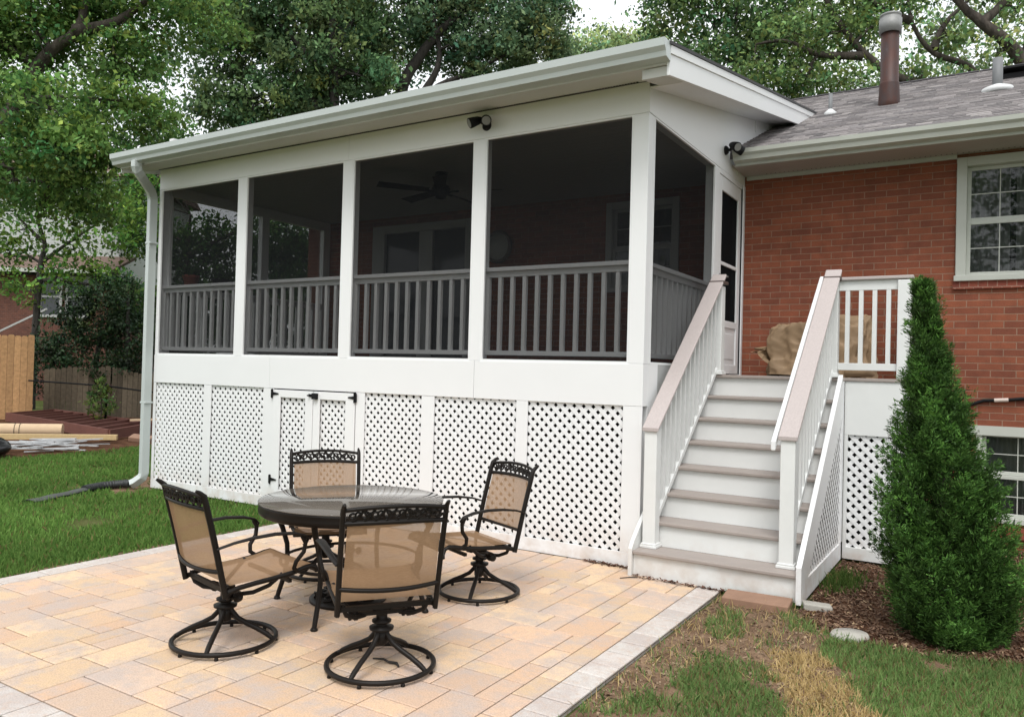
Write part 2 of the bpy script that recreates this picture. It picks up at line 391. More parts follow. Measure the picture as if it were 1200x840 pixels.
MB().box(wx0-.02,D-.03,wz0-.075,wx1+.1,D-.001,wz0-.002).build('rowlock_sill',M['rowlock'],wall); MB().box(bx0-.04,D-.05,bz0-.13,bx1+.04,D-.001,bz0-.03).build('rowlock_sill',M['rowlock'],wall)
# roof: stepped shingle courses
RS=.42; RY0,RZ0=EY-.03,3.79; RY1=7.9
roofcols=[(.20,.185,.185),(.25,.23,.228),(.17,.158,.16),(.29,.268,.262),(.225,.205,.205)]
mb=MB(); ncourse=47; sl_=(RY1-RY0)/ncourse
for i in range(ncourse):
    y0=RY0+i*sl_; y1=y0+sl_+.03; z0=RZ0+RS*(y0-RY0); z1=RZ0+RS*(y1-RY0)
    x=-6.9-random.random()*.3
    while x<6.9:
        wd=random.choice((.11,.14,.17,.2,.24)); t=random.choice((.004,.008,.010)); c=jit(random.choice(roofcols),.80,1.18)
        xb=min(x+wd,6.9); xa=max(x,-6.9)
        mb.add([(xa,y0,z0+t),(xb,y0,z0+t),(xb,y1,z1-.002),(xa,y1,z1-.002),(xa,y0,z0-.006),(xb,y0,z0-.006)],[(0,1,2,3),(4,5,1,0)],col=c)
        x+=wd+.002
mb.prism([(-6.9,RY0,RZ0-.01),(-6.9,RY1,RZ0-.01+RS*(RY1-RY0)),(-6.9,11.5,RZ0+RS*(RY1-RY0)-RS*3.6),(-6.9,11.5,RZ0-.05+RS*(RY1-RY0)-RS*3.6),(-6.9,RY1,RZ0-.16+RS*(RY1-RY0)),(-6.9,RY0,RZ0-.08)],(13.8,0,0),col=(.12,.11,.11))
roof=mb.build('roof',M['shingle'],house,color=True,recalc=False)
mb=MB()
for i in range(45):
    x=-6.9+i*.31; zr=RZ0+RS*(RY1-RY0); mb.prism([(x,RY1-.16,zr-.055),(x,RY1,zr+.018),(x,RY1+.16,zr-.055)],(.30,0,0.004),col=(.06,.055,.06))
mb.build('ridge_cap',M['shingle'],roof,color=True)
def onroof(y): return RZ0+RS*(y-RY0)
# rusty flue
fx,fy=1.185,4.79; fz=onroof(fy)
fl=MB().lathe([(.108,fz-.15),(.108,fz+.25),(.104,fz+.255),(.104,5.80)],(fx,fy,0),28).build('chimney',M['rust'],roof)
# keep caps as sibling parts of the roof
MB().lathe([(.128,fz-.12),(.122,fz+.02),(.112,fz+.24),(.110,fz+.26)],(fx,fy,0),28).build('chimney_boot',M['rust'],roof)
MB().lathe([(.106,5.76),(.127,5.76),(.13,5.93),(.118,5.935),(.118,5.965),(.124,5.97),(.122,5.99),(.03,6.0)],(fx,fy,0),28).build('chimney_cap',M['galv'],roof)
for (vx,vy,h,r) in ((.535,4.644,.25,.024),(2.315,4.678,.36,.052)):
    z=onroof(vy)
    MB().lathe([(r,z-.1),(r,z+h),(r*.7,z+h),(r*.7,z+h-.06)],(vx,vy,0),16).build('vent_pipe',M['pipegrey'],roof)
    MB().lathe([(r*3.2,z-.05),(r*3.0,z+.012),(r*1.2,z+.05),(r*1.02,z+.055)],(vx,vy,0),20).build('vent_flashing',M['flash'],roof)
z=onroof(5.95); mb=MB(); mb.box(2.35,5.85,z-.06,2.62,6.05,z+.03); mb.box(2.32,5.78,z+.075,2.65,6.1,z+.1); mb.box(2.40,5.95,z-.05,2.57,6.04,z+.08); mb.build('box_vent',M['black'],roof)
# eave, gutter, soffit, frieze
gp=[(EY,3.665),(EY-.075,3.68),(EY-.085,3.72),(EY-.11,3.745),(EY-.115,3.785),(EY-.10,3.785),(EY-.095,3.752),(EY-.01,3.70),(EY-.01,3.785),(EY,3.785)]
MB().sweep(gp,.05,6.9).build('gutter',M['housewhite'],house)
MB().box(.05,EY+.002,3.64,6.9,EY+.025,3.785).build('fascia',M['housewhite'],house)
sf=MB().box(.012,EY+.025,3.655,6.9,D-.003,3.668).build('soffit',M['soffit'],house)
mb=MB()
for i in range(150):
    x=.25+i*.045; mb.lathe([(.0065,3.6535),(.0065,3.656)],(x,D-.075,0),8)
mb.build('vent_holes',M['black'],sf)
MB().box(.03,D-.028,3.615,wx0-.002,D-.002,3.654).build('frieze_board',M['housewhite'],house)
# windows
def window(x0,x1,z0,z1,cols,sashes,casing=.06,proud=.03,matf='housewhite',curtain=True,name='window',parent=None):
    f_=MB(); y=D-proud
    f_.box(x0,y,z0,x0+casing,D+.08,z1); f_.box(x1-casing,y,z0,x1,D+.08,z1); f_.box(x0+casing,y,z1-casing,x1-casing,D+.08,z1)
    f_.box(x0-.012,y-.02,z0-.002,x1+.012,D+.08,z0+.05)
    win=f_.build(name,M[matf],parent,bevel=.004)
    gx0,gx1=x0+casing,x1-casing; gz0,gz1=z0+.05,z1-casing
    zs=[gz0+(gz1-gz0)*i/sashes for i in range(sashes+1)]
    for i in range(sashes):
        a,b=zs[i],zs[i+1]; yy=D+.012-(.0 if i==0 else -.03); e=.034
        sb=MB(); sb.box(gx0,yy,a,gx0+e,yy+.03,b); sb.box(gx1-e,yy,a,gx1,yy+.03,b); sb.box(gx0+e,yy+.001,a,gx1-e,yy+.029,a+e); sb.box(gx0+e,yy+.001,b-e,gx1-e,yy+.029,b)
        sb.build('sash',M[matf],win,bevel=.003)
        MB().box(gx0+e,yy+.012,a+e,gx1-e,yy+.016,b-e).build('pane',M['glass'],win)
        mm=MB(); w_=gx1-gx0-2*e; h_=b-a-2*e
        for k in range(1,cols): mm.box(gx0+e+w_*k/cols-.004,yy+.004,a+e,gx0+e+w_*k/cols+.004,yy+.011,b-e)
        mm.box(gx0+e,yy+.0045,a+e+h_/2-.004,gx1-e,yy+.0105,a+e+h_/2+.004); mm.build('muntin',M[matf],win)
    if curtain:
        w_=gx1-gx0+.04
        for c0,c1,ph in ((0,.46,0),(.52,1,2)):
            cb=MB(); cb.grid(lambda u,v:(gx0-.02+w_*(c0+(c1-c0)*(u+.05*math.sin(v*2.2+ph)*(1-abs(2*u-1)))),D+.11+.022*math.sin(u*34+ph)+.01*math.sin(u*13+v*2),gz0-.02+(gz1-gz0+.04)*v),90,10); cb.build('curtain',M['curtain'],win)
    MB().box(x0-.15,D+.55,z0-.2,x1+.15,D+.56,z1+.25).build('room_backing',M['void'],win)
    return win
window(wx0,wx1,wz0,wz1,3,2,.085,.035,parent=house)
window(bx0,bx1,bz0,bz1-.005,3,2,.05,.01,parent=house)
MB().box(bx0-.3,D-.022,bz1-.075,bx1+.3,D-.001,bz1+.012).build('lintel_board',M['housewhite'],house)
window(qx0,qx1,qz0,qz1,3,2,.08,.03,'interior',parent=house)
# patio door in the porch's back wall
mb=MB(); mb.box(dx0,D-.03,1.52,dx0+.22,D+.05,dz1); mb.box(dx1-.09,D-.03,1.52,dx1,D+.05,dz1); mb.box(dx0+.22,D-.03,dz1-.11,dx1-.09,D+.05,dz1); mb.box(-4.44,D-.02,1.52,-4.21,D+.05,dz1-.11); mb.box(dx0+.22,D-.015,1.52,-4.44,D+.05,1.66); mb.box(-4.21,D-.015,1.52,dx1-.09,D+.05,1.66)
pd=mb.build('patio_door',M['interior'],house,bevel=.004)
for a,b in ((dx0+.22,-4.44),(-4.21,dx1-.09)): MB().box(a,D+.02,1.66,b,D+.026,dz1-.11).build('pane',M['darkglass'],pd)
MB().box(dx0,D+.15,1.4,dx1,D+.16,dz1).build('door_backing',M['void'],pd)

# ------------------------------------------------------------------ screened porch
porch=thing('screened_porch','white screened porch raised on lattice skirting with a shed roof','porch',(-3.1,.0,0))
ZH,ZS,ZL,ZB=3.553,1.586,1.255,.113
XL=-6.224
opens=[(-6.185,-4.80),(-4.674,-3.228),(-3.103,-1.651),(-1.529,-.13)]
fb=-.0; 
# front posts
edges=[XL]+[e for o in opens for e in o]+[0]
for i in range(0,len(edges),2):
    a,b=edges[i],edges[i+1]
    mb=MB(); mb.box(a,-.004,ZS+.001,b,.10,ZH+.0)
    mb.build('post',M['white'],porch,bevel=.004)
for a,b,o_ in ((XL,-3.168,0),(-3.165,-.0005,.0007)): MB().box(a,-.006-o_,ZH+.001,b,.10,3.795).build('header_beam',M['white'],porch,bevel=.003)
for a,b,o_ in ((XL,-4.215,0),(-4.212,-1.592,.0008),(-1.589,0,-.0004)): MB().box(a,-.008-o_,ZL,b,.10,ZS).build('band_board',M['white'],porch,bevel=.003)
# lattice skirting
pan=[(-6.18,-5.287),(-5.16,-4.295),(-2.866,-2.17),(-2.022,-1.146),(-1.032,-.163)]
for i,(a,b) in enumerate(pan): lattice('lattice_panel',[(a-.01,ZB-.01),(b+.01,ZB-.01),(b+.01,ZL+.01),(a-.01,ZL+.01)],lambda u,v:(u,.012,v),(0,-1,0),porch,ph=.013*i)
mb=MB()
for a,b in ((XL,-6.18),(-5.287,-5.16),(-4.295,-4.146),(-2.98,-2.866),(-2.17,-2.022),(-1.146,-1.032),(-.163,-.001)): mb.box(a,-.006,ZB,b,.006,ZL-.001)
mb.box(XL,-.0065,0,-4.146,.006,ZB-.0005); mb.box(-2.98,-.0065,0,-.0005,.006,ZB-.0005); mb.box(-4.146,-.002,0,-2.98,.006,.06)
mb.build('skirt_frame',M['white'],porch,bevel=.003)
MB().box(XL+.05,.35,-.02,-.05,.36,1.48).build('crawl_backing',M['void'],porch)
for (a,b,la,lb,hs_) in ((-4.141,-3.557,-4.03,-3.664,-1),(-3.549,-2.985,-3.458,-3.108,1)):
    mb=MB(); z0,z1=.07,ZL-.012
    mb.box(a,-.016,z0,la,-.001,z1); mb.box(lb,-.016,z0,b,-.001,z1); mb.box(la,-.0155,1.165,lb,-.001,z1); mb.box(la,-.0155,z0,lb,-.001,.2)
    dr=mb.build('lattice_door',M['white'],porch,bevel=.003)
    lattice('door_lattice',[(la-.01,.19),(lb+.01,.19),(lb+.01,1.175),(la-.01,1.175)],lambda u,v:(u,.012,v),(0,-1,0),dr,ph=.02)
    hx=a if hs_<0 else b
    for hz in (1.20,.3):
        hb=MB(); hb.box(hx-.014+hs_*.012,-.024,hz-.045,hx+.014+hs_*.012,-.017,hz+.045)
        hb.prism([(hx,-.0235,hz-.018),(hx-hs_*.085,-.0235,hz-.006),(hx-hs_*.085,-.0235,hz+.006),(hx,-.0235,hz+.018)],(0,.006,0)); hb.tube([(hx+hs_*.001,-.027,hz-.05),(hx+hs_*.001,-.027,hz+.05)],.007)
        hb.build('hinge',M['black'],dr)
    if hs_<0:
        lb_=MB(); lb_.box(-3.605,-.03,1.185,-3.572,-.017,1.215); lb_.box(-3.572,-.026,1.193,-3.535,-.0175,1.207); lb_.box(-3.54,-.05,1.165,-3.48,-.0175,1.225); lb_.tube([(-3.6,-.03,1.20),(-3.6,-.05,1.20)],.008); lb_.build('latch',M['black'],dr)
# screens and front railings
def rail_section(a,b,fix,axis,n,z0=1.64,z1=2.41):
    P=(lambda u,v,z:(u,fix+v,z)) if axis=='x' else (lambda u,v,z:(fix-v,u,z))
    def bx(mb,u0,u1,v0,v1,za,zb):
        p,q=P(u0,v0,za),P(u1,v1,zb); mb.box(min(p[0],q[0]),min(p[1],q[1]),za,max(p[0],q[0]),max(p[1],q[1]),zb)
    t=MB(); bx(t,a,b,-.045,.045,z1-.035,z1); bx(t,a,b,-.02,.02,z1-.085,z1-.036); bx(t,a,b,-.02,.02,z0,z0+.04)
    r=t.build('railing',M['white'],porch,bevel=.003)
    for k in range(n):
        u=a+(b-a)*(k+.5)/n; q=MB(); bx(q,u-.017,u+.017,-.017,.017,z0+.041,z1-.086); q.build('baluster',M['white'],r)
for (a,b) in opens:
    MB().box(a+.002,.018,ZS+.004,b-.002,.0195,ZH-.002).build('screen',M['screen'],porch)
    fr=MB(); e=.014
    fr.box(a,-.001,ZS+.0,b,.022,ZS+.018); fr.box(a,.0,ZS+.018,a+e,.0175,ZH); fr.box(b-e,.0,ZS+.018,b,.0175,ZH); fr.box(a+e,.0,ZH-e,b-e,.0175,ZH+.0)
    fr.build('screen_frame',M['white'],porch)
    rail_section(a-.05,b+.05,.085,'x',12)
# right side wall (x = 0)
mb=MB()
pass
for q in ((.1005,ZS+.001,.0,.128),(1.724,1.521,.002,1.862),(2.66,1.521,.012,D-.002)): MB().box(-.10,q[0],q[1],q[2],q[3],ZH).build('side_post',M['white'],porch,bevel=.004)
mb=MB(); mb.prism([(-.10,.1,ZH+.001),(-.10,D-.004,ZH+.001),(-.10,D-.004,3.99),(-.10,4.9,4.80),(-.10,.1,3.82)],(.10,0,0)); mb.prism([(-.001,-.004,ZH+.0015),(-.001,D-.003,ZH+.0015),(-.001,D-.003,3.99),(-.001,4.6,4.72),(-.001,-.004,3.745)],(.006,0,0)); mb.build('gable_panel',M['white'],porch)
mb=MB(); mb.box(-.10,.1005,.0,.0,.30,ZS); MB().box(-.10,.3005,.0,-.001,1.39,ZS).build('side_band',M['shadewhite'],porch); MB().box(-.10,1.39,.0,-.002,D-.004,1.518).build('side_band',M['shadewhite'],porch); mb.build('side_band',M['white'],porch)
mb=MB(); mb.box(.0055,2.44,3.6,.014,2.475,3.93); mb.box(.0055,3.1,4.25,.014,3.13,4.45); mb.build('batten',M['white'],porch)
MB().box(-.0195,.13,ZS+.004,-.018,1.722,ZH-.002).build('screen',M['screen'],porch)
fr=MB(); fr.box(-.02,.128,ZS,.001,1.724,ZS+.018); fr.box(-.017,.128,ZS+.018,0,.142,ZH); fr.box(-.017,1.71,ZS+.018,0,1.724,ZH); fr.box(-.017,.142,ZH-.014,0,1.71,ZH); fr.build('screen_frame',M['white'],porch)
rail_section(.1,1.74,-.085,'y',13)
# screen door
mb=MB(); a,b=1.868,2.652; x0,x1=-.035,-.004
mb.box(x0,a,1.53,x1,a+.1,3.50); mb.box(x0,b-.1,1.53,x1,b,3.50); mb.box(x0,a+.1,3.36,x1,b-.1,3.50); mb.box(x0,a+.1,1.53,x1,b-.1,1.62); mb.box(x0,a+.1,2.00,x1,b-.1,2.07); mb.box(x0+.004,a+.1,2.62,x1-.004,b-.1,2.655); mb.box(x0+.01,a+.1,1.62,x1-.012,b-.1,2.0)
mb.box(x0+.012,a+.16,1.68,x1-.006,b-.16,1.94)
sd=mb.build('screen_door',M['white'],porch,bevel=.004)
MB().box(-.022,a+.1,2.07,-.02,b-.1,3.36).build('door_screen',M['doorscreen'],sd)
MB().tube([(.0,a+.05,2.50),(.045,a+.05,2.50),(.05,a+.06,2.50),(.05,a+.16,2.495)],.009).lathe([(.022,-.004),(.022,.006)],(0,a+.05,2.5),14,ax='x').build('handle',M['galv'],sd)
mb=MB(); mb.box(-.10,1.862,3.505,.004,2.66,ZH+.0005); mb.box(-.01,2.66,1.52,.02,2.70,3.55); mb.build('door_frame',M['white'],porch,bevel=.003)
# left end wall with its own screened openings
XW=XL
mb=MB(); mb.box(XW,.1005,0,XW+.08,D-.004,ZS); mb.box(XW,.1005,3.50,XW+.08,D-.004,4.2); 
for a,b in ((.1005,.13),(1.48,1.60),(2.62,D-.004)): mb.box(XW,a,ZS+.0005,XW+.08,b,3.499)
mb.build('end_wall',M['white'],porch)
for a,b in ((.13,1.48),(1.60,2.62)):
    MB().box(XW+.02,a,ZS+.002,XW+.0215,b,3.498).build('screen',M['screen'],porch)
    rail_section(a,b,XW+.05,'y',10)
# floor, ceiling
MB().box(XL+.08,.1,1.49,-.10,D-.004,1.52).build('floor',M['floor'],porch)
mb=MB(); 
for i in range(27): 
    y=.105+i*.098; mb.box(XL+.08,y,3.62,-.102,y+.094,3.63)
mb.box(XL+.08,.1,3.6305,-.102,D-.004,3.64); mb.build('ceiling',M['interior'],porch)
# roof
PS=.2; YF=-.40
def prz(y): return 3.885+PS*(y-YF)
mb=MB(); mb.prism([(-6.44,YF-.03,prz(YF-.03)-.012),(-6.44,5.0,prz(5.0)-.012),(-6.44,5.0,prz(5.0)+.012),(-6.44,YF-.03,prz(YF-.03)+.012)],(6.44+.325,0,0)); proof=mb.build('roof',M['roofedge'],porch)
mb=MB(); mb.prism([(.285,YF,3.655),(.285,YF,prz(YF)-.014),(.285,5.0,prz(5.0)-.014),(.285,5.0,prz(5.0)-.225)],(.022,0,0)); mb.prism([(.307,YF,prz(YF)-.075),(.307,YF,prz(YF)-.0135),(.307,5.0,prz(5.0)-.0135),(.307,5.0,prz(5.0)-.075)],(.01,0,0))
mb.build('rake_board',M['white'],proof,bevel=.002)
MB().prism([(-6.422,YF+.021,3.70),(-6.422,YF+.021,prz(YF)-.014),(-6.422,4.8,prz(4.8)-.014),(-6.422,4.8,prz(4.8)-.225)],(.022,0,0)).build('rake_board',M['white'],proof,bevel=.002)
mb=MB(); mb.prism([(.007,-.02,3.735),(.284,-.02,3.735),(.284,4.9,prz(4.9)-.20),(.007,4.9,prz(4.9)-.20)],(0,0,.012)); mb.build('rake_soffit',M['white'],proof)
mb=MB(); mb.prism([(-6.40,YF+.021,3.742),(-6.40,-.007,3.799),(-6.40,-.007,3.811),(-6.40,YF+.021,3.754)],(6.684,0,0)); mb.prism([(.09,YF+.021,3.664),(.09,-.012,3.738),(.09,-.012,3.76),(.09,YF+.021,3.735)],(.194,0,0)); mb.box(-6.40,YF,3.738,.284,YF+.02,prz(YF)-.014); sfp=mb.build('front_soffit',M['fasciapaint'],proof)
mb=MB(); 
for i in range(250): mb.box(-6.2+i*.0245,-.045,3.786,-6.2+i*.0245+.016,-.037,3.791)
mb.build('vent_slots',M['black'],sfp)
gy=YF-.001
gp=[(gy,3.752),(gy-.085,3.765),(gy-.095,3.80),(gy-.12,3.83),(gy-.125,3.885),(gy-.108,3.885),(gy-.10,3.84),(gy-.012,3.79),(gy-.012,3.885),(gy,3.885)]
gt=MB().sweep(gp,-6.42,.31).build('gutter',M['gutter'],porch)
mb=MB(); mb.prism([(.31,y,z) for y,z in gp[:5]]+[(.31,gy,3.885)],(.003,0,0)); mb.prism([(-6.423,y,z) for y,z in gp[:5]]+[(-6.423,gy,3.885)],(.003,0,0)); mb.build('gutter_end',M['gutter'],gt)
mb=MB(); mb.tube([(-5.99,gy-.06,3.77),(-5.99,gy-.06,3.71),(-6.0,gy-.04,3.665),(-6.03,gy+.02,3.625),(-6.10,-.28,3.58),(-6.20,-.15,3.53),(-6.245,-.095,3.49),(-6.265,-.07,3.44),(-6.27,-.065,3.38),(-6.27,-.065,3.30),(-6.27,-.065,.17),(-6.28,-.08,.12),(-6.34,-.13,.06),(-6.37,-.16,.04)],.066,4,smooth=False,flat=(1,.8)); 
for z in (2.9,1.0): mb.box(-6.323,-.114,z,-6.217,-.009,z+.025)
mb.build('downspout',M['gutter'],porch,bevel=.006)

# ------------------------------------------------------------------ stairs and landing
st=thing('porch_stairs','white wooden porch stairs with grey treads, two railings and a landing','stairs',(.6,.6,0))
N1,RUN,RISE=-.225,.2305,.19
YL=N1+7*RUN
for k in range(1,8):
    y=N1+(k-1)*RUN
    MB().box(.034,y,k*RISE-.028,1.213,y+RUN+.03,k*RISE).build('tread',M['tread'],st,bevel=.007)
for k in range(0,8):
    y=N1+k*RUN+.028
    MB().box(.036,y,k*RISE+.0005 if k else 0,1.211,y+.018,(k+1)*RISE-.029).build('riser',M['white2'],st)
mb=MB()
for i in range(10):
    y=YL+i*.137; mb.box(.002,y,RISE*8-.028,1.76,min(y+.132,D-.004),RISE*8)
mb.build('landing_floor',M['tread'],st,bevel=.004)
SL=RISE/RUN
mb=MB()
mb.prism([(.004,-.232,0),(.004,-.232,.20),(.004,-.19,.255),(.004,YL+.02,.27+SL*(YL+.21)),(.004,YL+.02,0)],(.03,0,0)); mb.build('stringer',M['white2'],st,bevel=.003)
# right skirt: sloped board, bottom rail, end trim, lattice
def sk(y): return .25+.835*(y+.25)
ye=1.30
mb=MB()
mb.prism([(1.214,-.252,0),(1.214,-.252,sk(-.252)),(1.214,ye,sk(ye)),(1.214,ye,sk(ye)-.36),(1.214,-.02,.14),(1.214,-.02,0)],(.036,0,0))
mb.prism([(1.2145,-.02,0),(1.2145,-.02,.139),(1.2145,1.36,.139),(1.2145,1.36,0)],(.034,0,0))
mb.box(1.214,1.30,.1395,1.250,1.386,1.49)
mb.build('stringer',M['white'],st,bevel=.003)
lattice('lattice_panel',[(-.03,.12),(1.31,.12),(1.31,sk(1.31)-.34)],lambda u,v:(1.238,u,v),(1,0,0),st)
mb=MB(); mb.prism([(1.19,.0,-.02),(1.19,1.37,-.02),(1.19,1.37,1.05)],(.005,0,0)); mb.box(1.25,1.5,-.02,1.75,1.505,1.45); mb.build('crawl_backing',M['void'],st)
# landing front + side skirt
mb=MB(); mb.box(1.251,YL+.012,1.04,1.745,YL+.03,1.491); mb.box(1.251,YL+.013,.0,1.28,YL+.03,1.0395); mb.box(1.28,YL+.0135,0,1.745,YL+.03,.10); mb.box(1.70,YL+.013,.10,1.745,YL+.03,1.0395); mb.box(1.727,YL+.031,0,1.745,D-.004,1.491); mb.build('landing_skirt',M['white2'],st,bevel=.002)
lattice('lattice_panel',[(1.27,.09),(1.71,.09),(1.71,1.05),(1.27,1.05)],lambda u,v:(u,YL+.028,v),(0,-1,0),st,ph=.01)
def newel(x,y,z0,z1,base=True,c=.1):
    mb=MB(); h=c/2; mb.box(x-h,y-h,z0+.001,x+h,y+h,z1)
    o=mb.build('newel_post',M['white2'],st,bevel=.005)
    if base:
        b=MB(); e=.016
        b.prism([(x-h-e,y-h-e,z0+.0005),(x+h+e,y-h-e,z0+.0005),(x+h+e,y+h+e,z0+.0005),(x-h-e,y+h+e,z0+.0005)],(0,0,.022))
        b.prism([(x-h-.009,y-h-.009,z0+.0225),(x+h+.009,y-h-.009,z0+.0225),(x+h+.009,y+h+.009,z0+.0225),(x-h-.009,y+h+.009,z0+.0225)],(0,0,.014)); b.build('post_trim',M['white2'],o,bevel=.005)
    return o
CS=.865                                     # slope of the caps
for x,xt in ((.105,.14),(1.112,1.135)):
    yb,yt=-.035,1.44
    newel(x,yb,RISE,1.09); newel(xt,yt,RISE*8,2.335)
    zc=lambda y:1.072+CS*(y+.10)
    mb=MB(); 
    # cap board: sheared box from lower newel to upper newel
    vs=[]
    for (y,xx) in ((yb-.065,x),(yt+.02,xt)):
        for z in (0,.03):
            for s in (-.066,.066): vs.append((xx+s,y,zc(y)+z))
    mb.add(vs,[(0,2,3,1),(4,5,7,6),(0,1,5,4),(2,6,7,3),(0,4,6,2),(1,3,7,5)])
    rl=mb.build('rail_cap',M['cap'],st,bevel=.007)
    MB().box(xt-.07,yt-.075,2.352,xt+.07,yt+.075,2.382).build('post_cap',M['capdark'],st,bevel=.005)
    mb=MB()
    for lo,hi,wd in ((-.085,-.001,.036),(-.83,-.775,.036)):
        vs=[]
        for (y,xx) in ((yb+.05,x),(yt-.05,xt)):
            for z in (lo,hi):
                for s in (-wd/2,wd/2): vs.append((xx+s,y,zc(y)+z))
        mb.add(vs,[(0,2,3,1),(4,5,7,6),(0,1,5,4),(2,6,7,3),(0,4,6,2),(1,3,7,5)])
    rr=mb.build('stair_rail',M['white2'],st,bevel=.003)
    for k in range(13):
        t=(k+.6)/13.2; y=yb+.05+t*(yt-yb-.1); xx=x+t*(xt-x); q=MB()
        q.box(xx-.016,y-.016,zc(y)-.79,xx+.016,y+.016,zc(y)-.07); q.build('baluster',M['white2'],rr)
# graspable handrail on the inside of the right railing
mb=MB(); vs=[]
for (y,xx) in ((-.115,1.018),(1.42,1.045)):
    for z in (-.06,.005):
        for s in (-.017,.017): vs.append((xx+s,y,1.072+CS*(y+.10)+z))
mb.add(vs,[(0,2,3,1),(4,5,7,6),(0,1,5,4),(2,6,7,3),(0,4,6,2),(1,3,7,5)]); mb.build('grab_rail',M['white'],st,bevel=.008)
# landing railing
newel(1.69,1.44,RISE*8,2.335,False)
MB().box(1.2055,1.395,2.345,1.755,1.49,2.373).build('rail_cap',M['cap'],st,bevel=.006)
MB().box(1.186,1.422,2.26,1.639,1.458,2.3445).build('landing_rail',M['white2'],st,bevel=.003); lr=MB().box(1.186,1.42,1.585,1.639,1.46,1.645).build('landing_rail',M['white2'],st,bevel=.003)
for k in range(4):
    x=1.255+k*.105; MB().box(x-.017,1.423,1.646,x+.017,1.457,2.2595).build('baluster',M['white2'],lr)
newel(1.69,2.66,RISE*8,2.335,False)
MB().box(1.64,1.495,2.3455,1.74,2.74,2.3725).build('rail_cap',M['cap'],st,bevel=.006)
MB().box(1.672,1.495,2.26,1.708,2.605,2.345).build('landing_rail',M['white2'],st,bevel=.003); lr=MB().box(1.672,1.495,1.585,1.708,2.605,1.645).build('landing_rail',M['white2'],st,bevel=.003)
for k in range(9):
    y=1.60+k*.11; MB().box(1.673,y-.017,1.646,1.707,y+.017,2.2595).build('baluster',M['white2'],lr)

# ------------------------------------------------------------------ lamps, fan, pots, clock
def flood(name,label,loc,rz):
    t=thing(name,label,'floodlight',loc,rz)
    MB().lathe([(.045,0),(.045,-.012),(.03,-.03)],(0,0,0),18,ax='y').tube([(0,-.025,0),(0,-.05,.0)],.014).build('base_plate',M['black'],t,local=True)
    for sx,dz in ((-1,-.05),(1,-.02)):
        h=MB(); h.tube([(0,-.05,0),(sx*.03,-.07,.02),(sx*.04,-.085,.03)],.012)
        d=V((sx*.55,-.72,-.42)).normalized(); c=V((sx*.04,-.085,.03))
        prof=[(-.035,.022),(.0,.036),(.05,.044),(.085,.047),(.09,.044)]
        h.tube([c+d*z for z,_ in prof],[r for _,r in prof],14)
        hd=h.build('lamp_head',M['black'],t,local=True)
        MB().tube([c+d*.0905,c+d*.0925],.038,14).build('lens',M['galv'],hd,local=True)
    return t
flood('floodlight','black twin floodlight on the porch header above the third post',(-1.52,-.006,3.66),0)
flood('floodlight','black twin floodlight on the gable wall above the screen door',(.006,2.0,3.76),math.radians(90))
fan=thing('ceiling_fan','dark ceiling fan with long blades hanging inside the porch','ceiling fan',(-2.79,1.02,3.62))
MB().lathe([(.07,-.001),(.065,-.03),(.025,-.055)],(0,0,0),20).build('canopy',M['fan'],fan,local=True)
MB().tube([(0,0,-.05),(0,0,-.13)],.013).build('downrod',M['fan'],fan,local=True)
MB().lathe([(.03,-.115),(.085,-.14),(.105,-.18),(.10,-.22),(.06,-.245),(.055,-.275),(.02,-.285)],(0,0,0),26).build('motor',M['fan'],fan,local=True)
for k in range(5):
    a=math.radians(18+72*k); u=V((math.cos(a),math.sin(a),0)); v=V((-math.sin(a),math.cos(a),0)); b=MB()
    b.grid(lambda s,t:u*(.14+.55*s)+v*((t-.5)*(.10+.05*s))+V((0,0,-.20+(t-.5)*.028)),10,3); b.tube([u*.08+V((0,0,-.21)),u*.2+V((0,0,-.205))],.012); b.build('blade',M['fan'],fan,local=True)
for (y,r,lab,mt) in ((.42,.10,'terracotta flower pot with a plant on the left end porch railing','terracotta'),(.86,.115,'dark flower pot with leaves on the left end porch railing','black')):
    t=thing('flower_pot',lab,'flower pot',(XL+.05,y,2.41),0,'flower pots on the end railing')
    MB().lathe([(r*.62,0),(r*.92,.14),(r*1.02,.14),(r*1.02,.17),(r*.9,.17),(r*.85,.13)],(0,0,0),20).build('pot',M[mt],t,local=True)
    n=220; P=np.zeros((n,4,3)); 
    c=rng.normal(0,.07,(n,3)); c[:,2]=.17+np.abs(rng.normal(0,.07,n)); d=rng.normal(0,1,(n,3)); d/=np.linalg.norm(d,axis=1)[:,None]; e=np.cross(d,rng.normal(0,1,(n,3))); e/=np.linalg.norm(e,axis=1)[:,None]
    for i,(q,wd) in enumerate(((d,.03),(e,.014),(-d,.03),(-e,.014))): P[:,i]=c+q*wd
    quads('plant',P,M['leaf'],np.tile([.04,.09,.02],(n,1)),t)
t=thing('wall_clock','round pale wall clock with a dark rim on the brick inside the porch','clock',(-3.13,D-.04,3.09))
MB().lathe([(.10,.02),(.20,.02),(.215,.0),(.20,-.03),(.175,-.032),(.17,-.01)],(0,0,0),40,ax='y').build('rim',M['capdark'],t,local=True)
MB().lathe([(.172,.01),(.172,-.012)],(0,0,0),40,ax='y').build('face',M['interior'],t,local=True)
t=tag(MB().tube([(1.86,D-.025,1.17),(1.95,D-.02,1.24),(2.05,D-.02,1.285),(2.14,D-.02,1.30),(2.25,D-.02,1.345),(2.4,D-.02,1.352),(2.55,D-.02,1.372),(3.2,D-.02,1.40)],.016).build('wall_cable',M['black']),'dark cable sagging along the brick wall below the window','cable')
q=MB().tube([(2.33,D-.02,1.349),(2.44,D-.02,1.3575)],.019).build('tape_wrap',M['tape'],t)

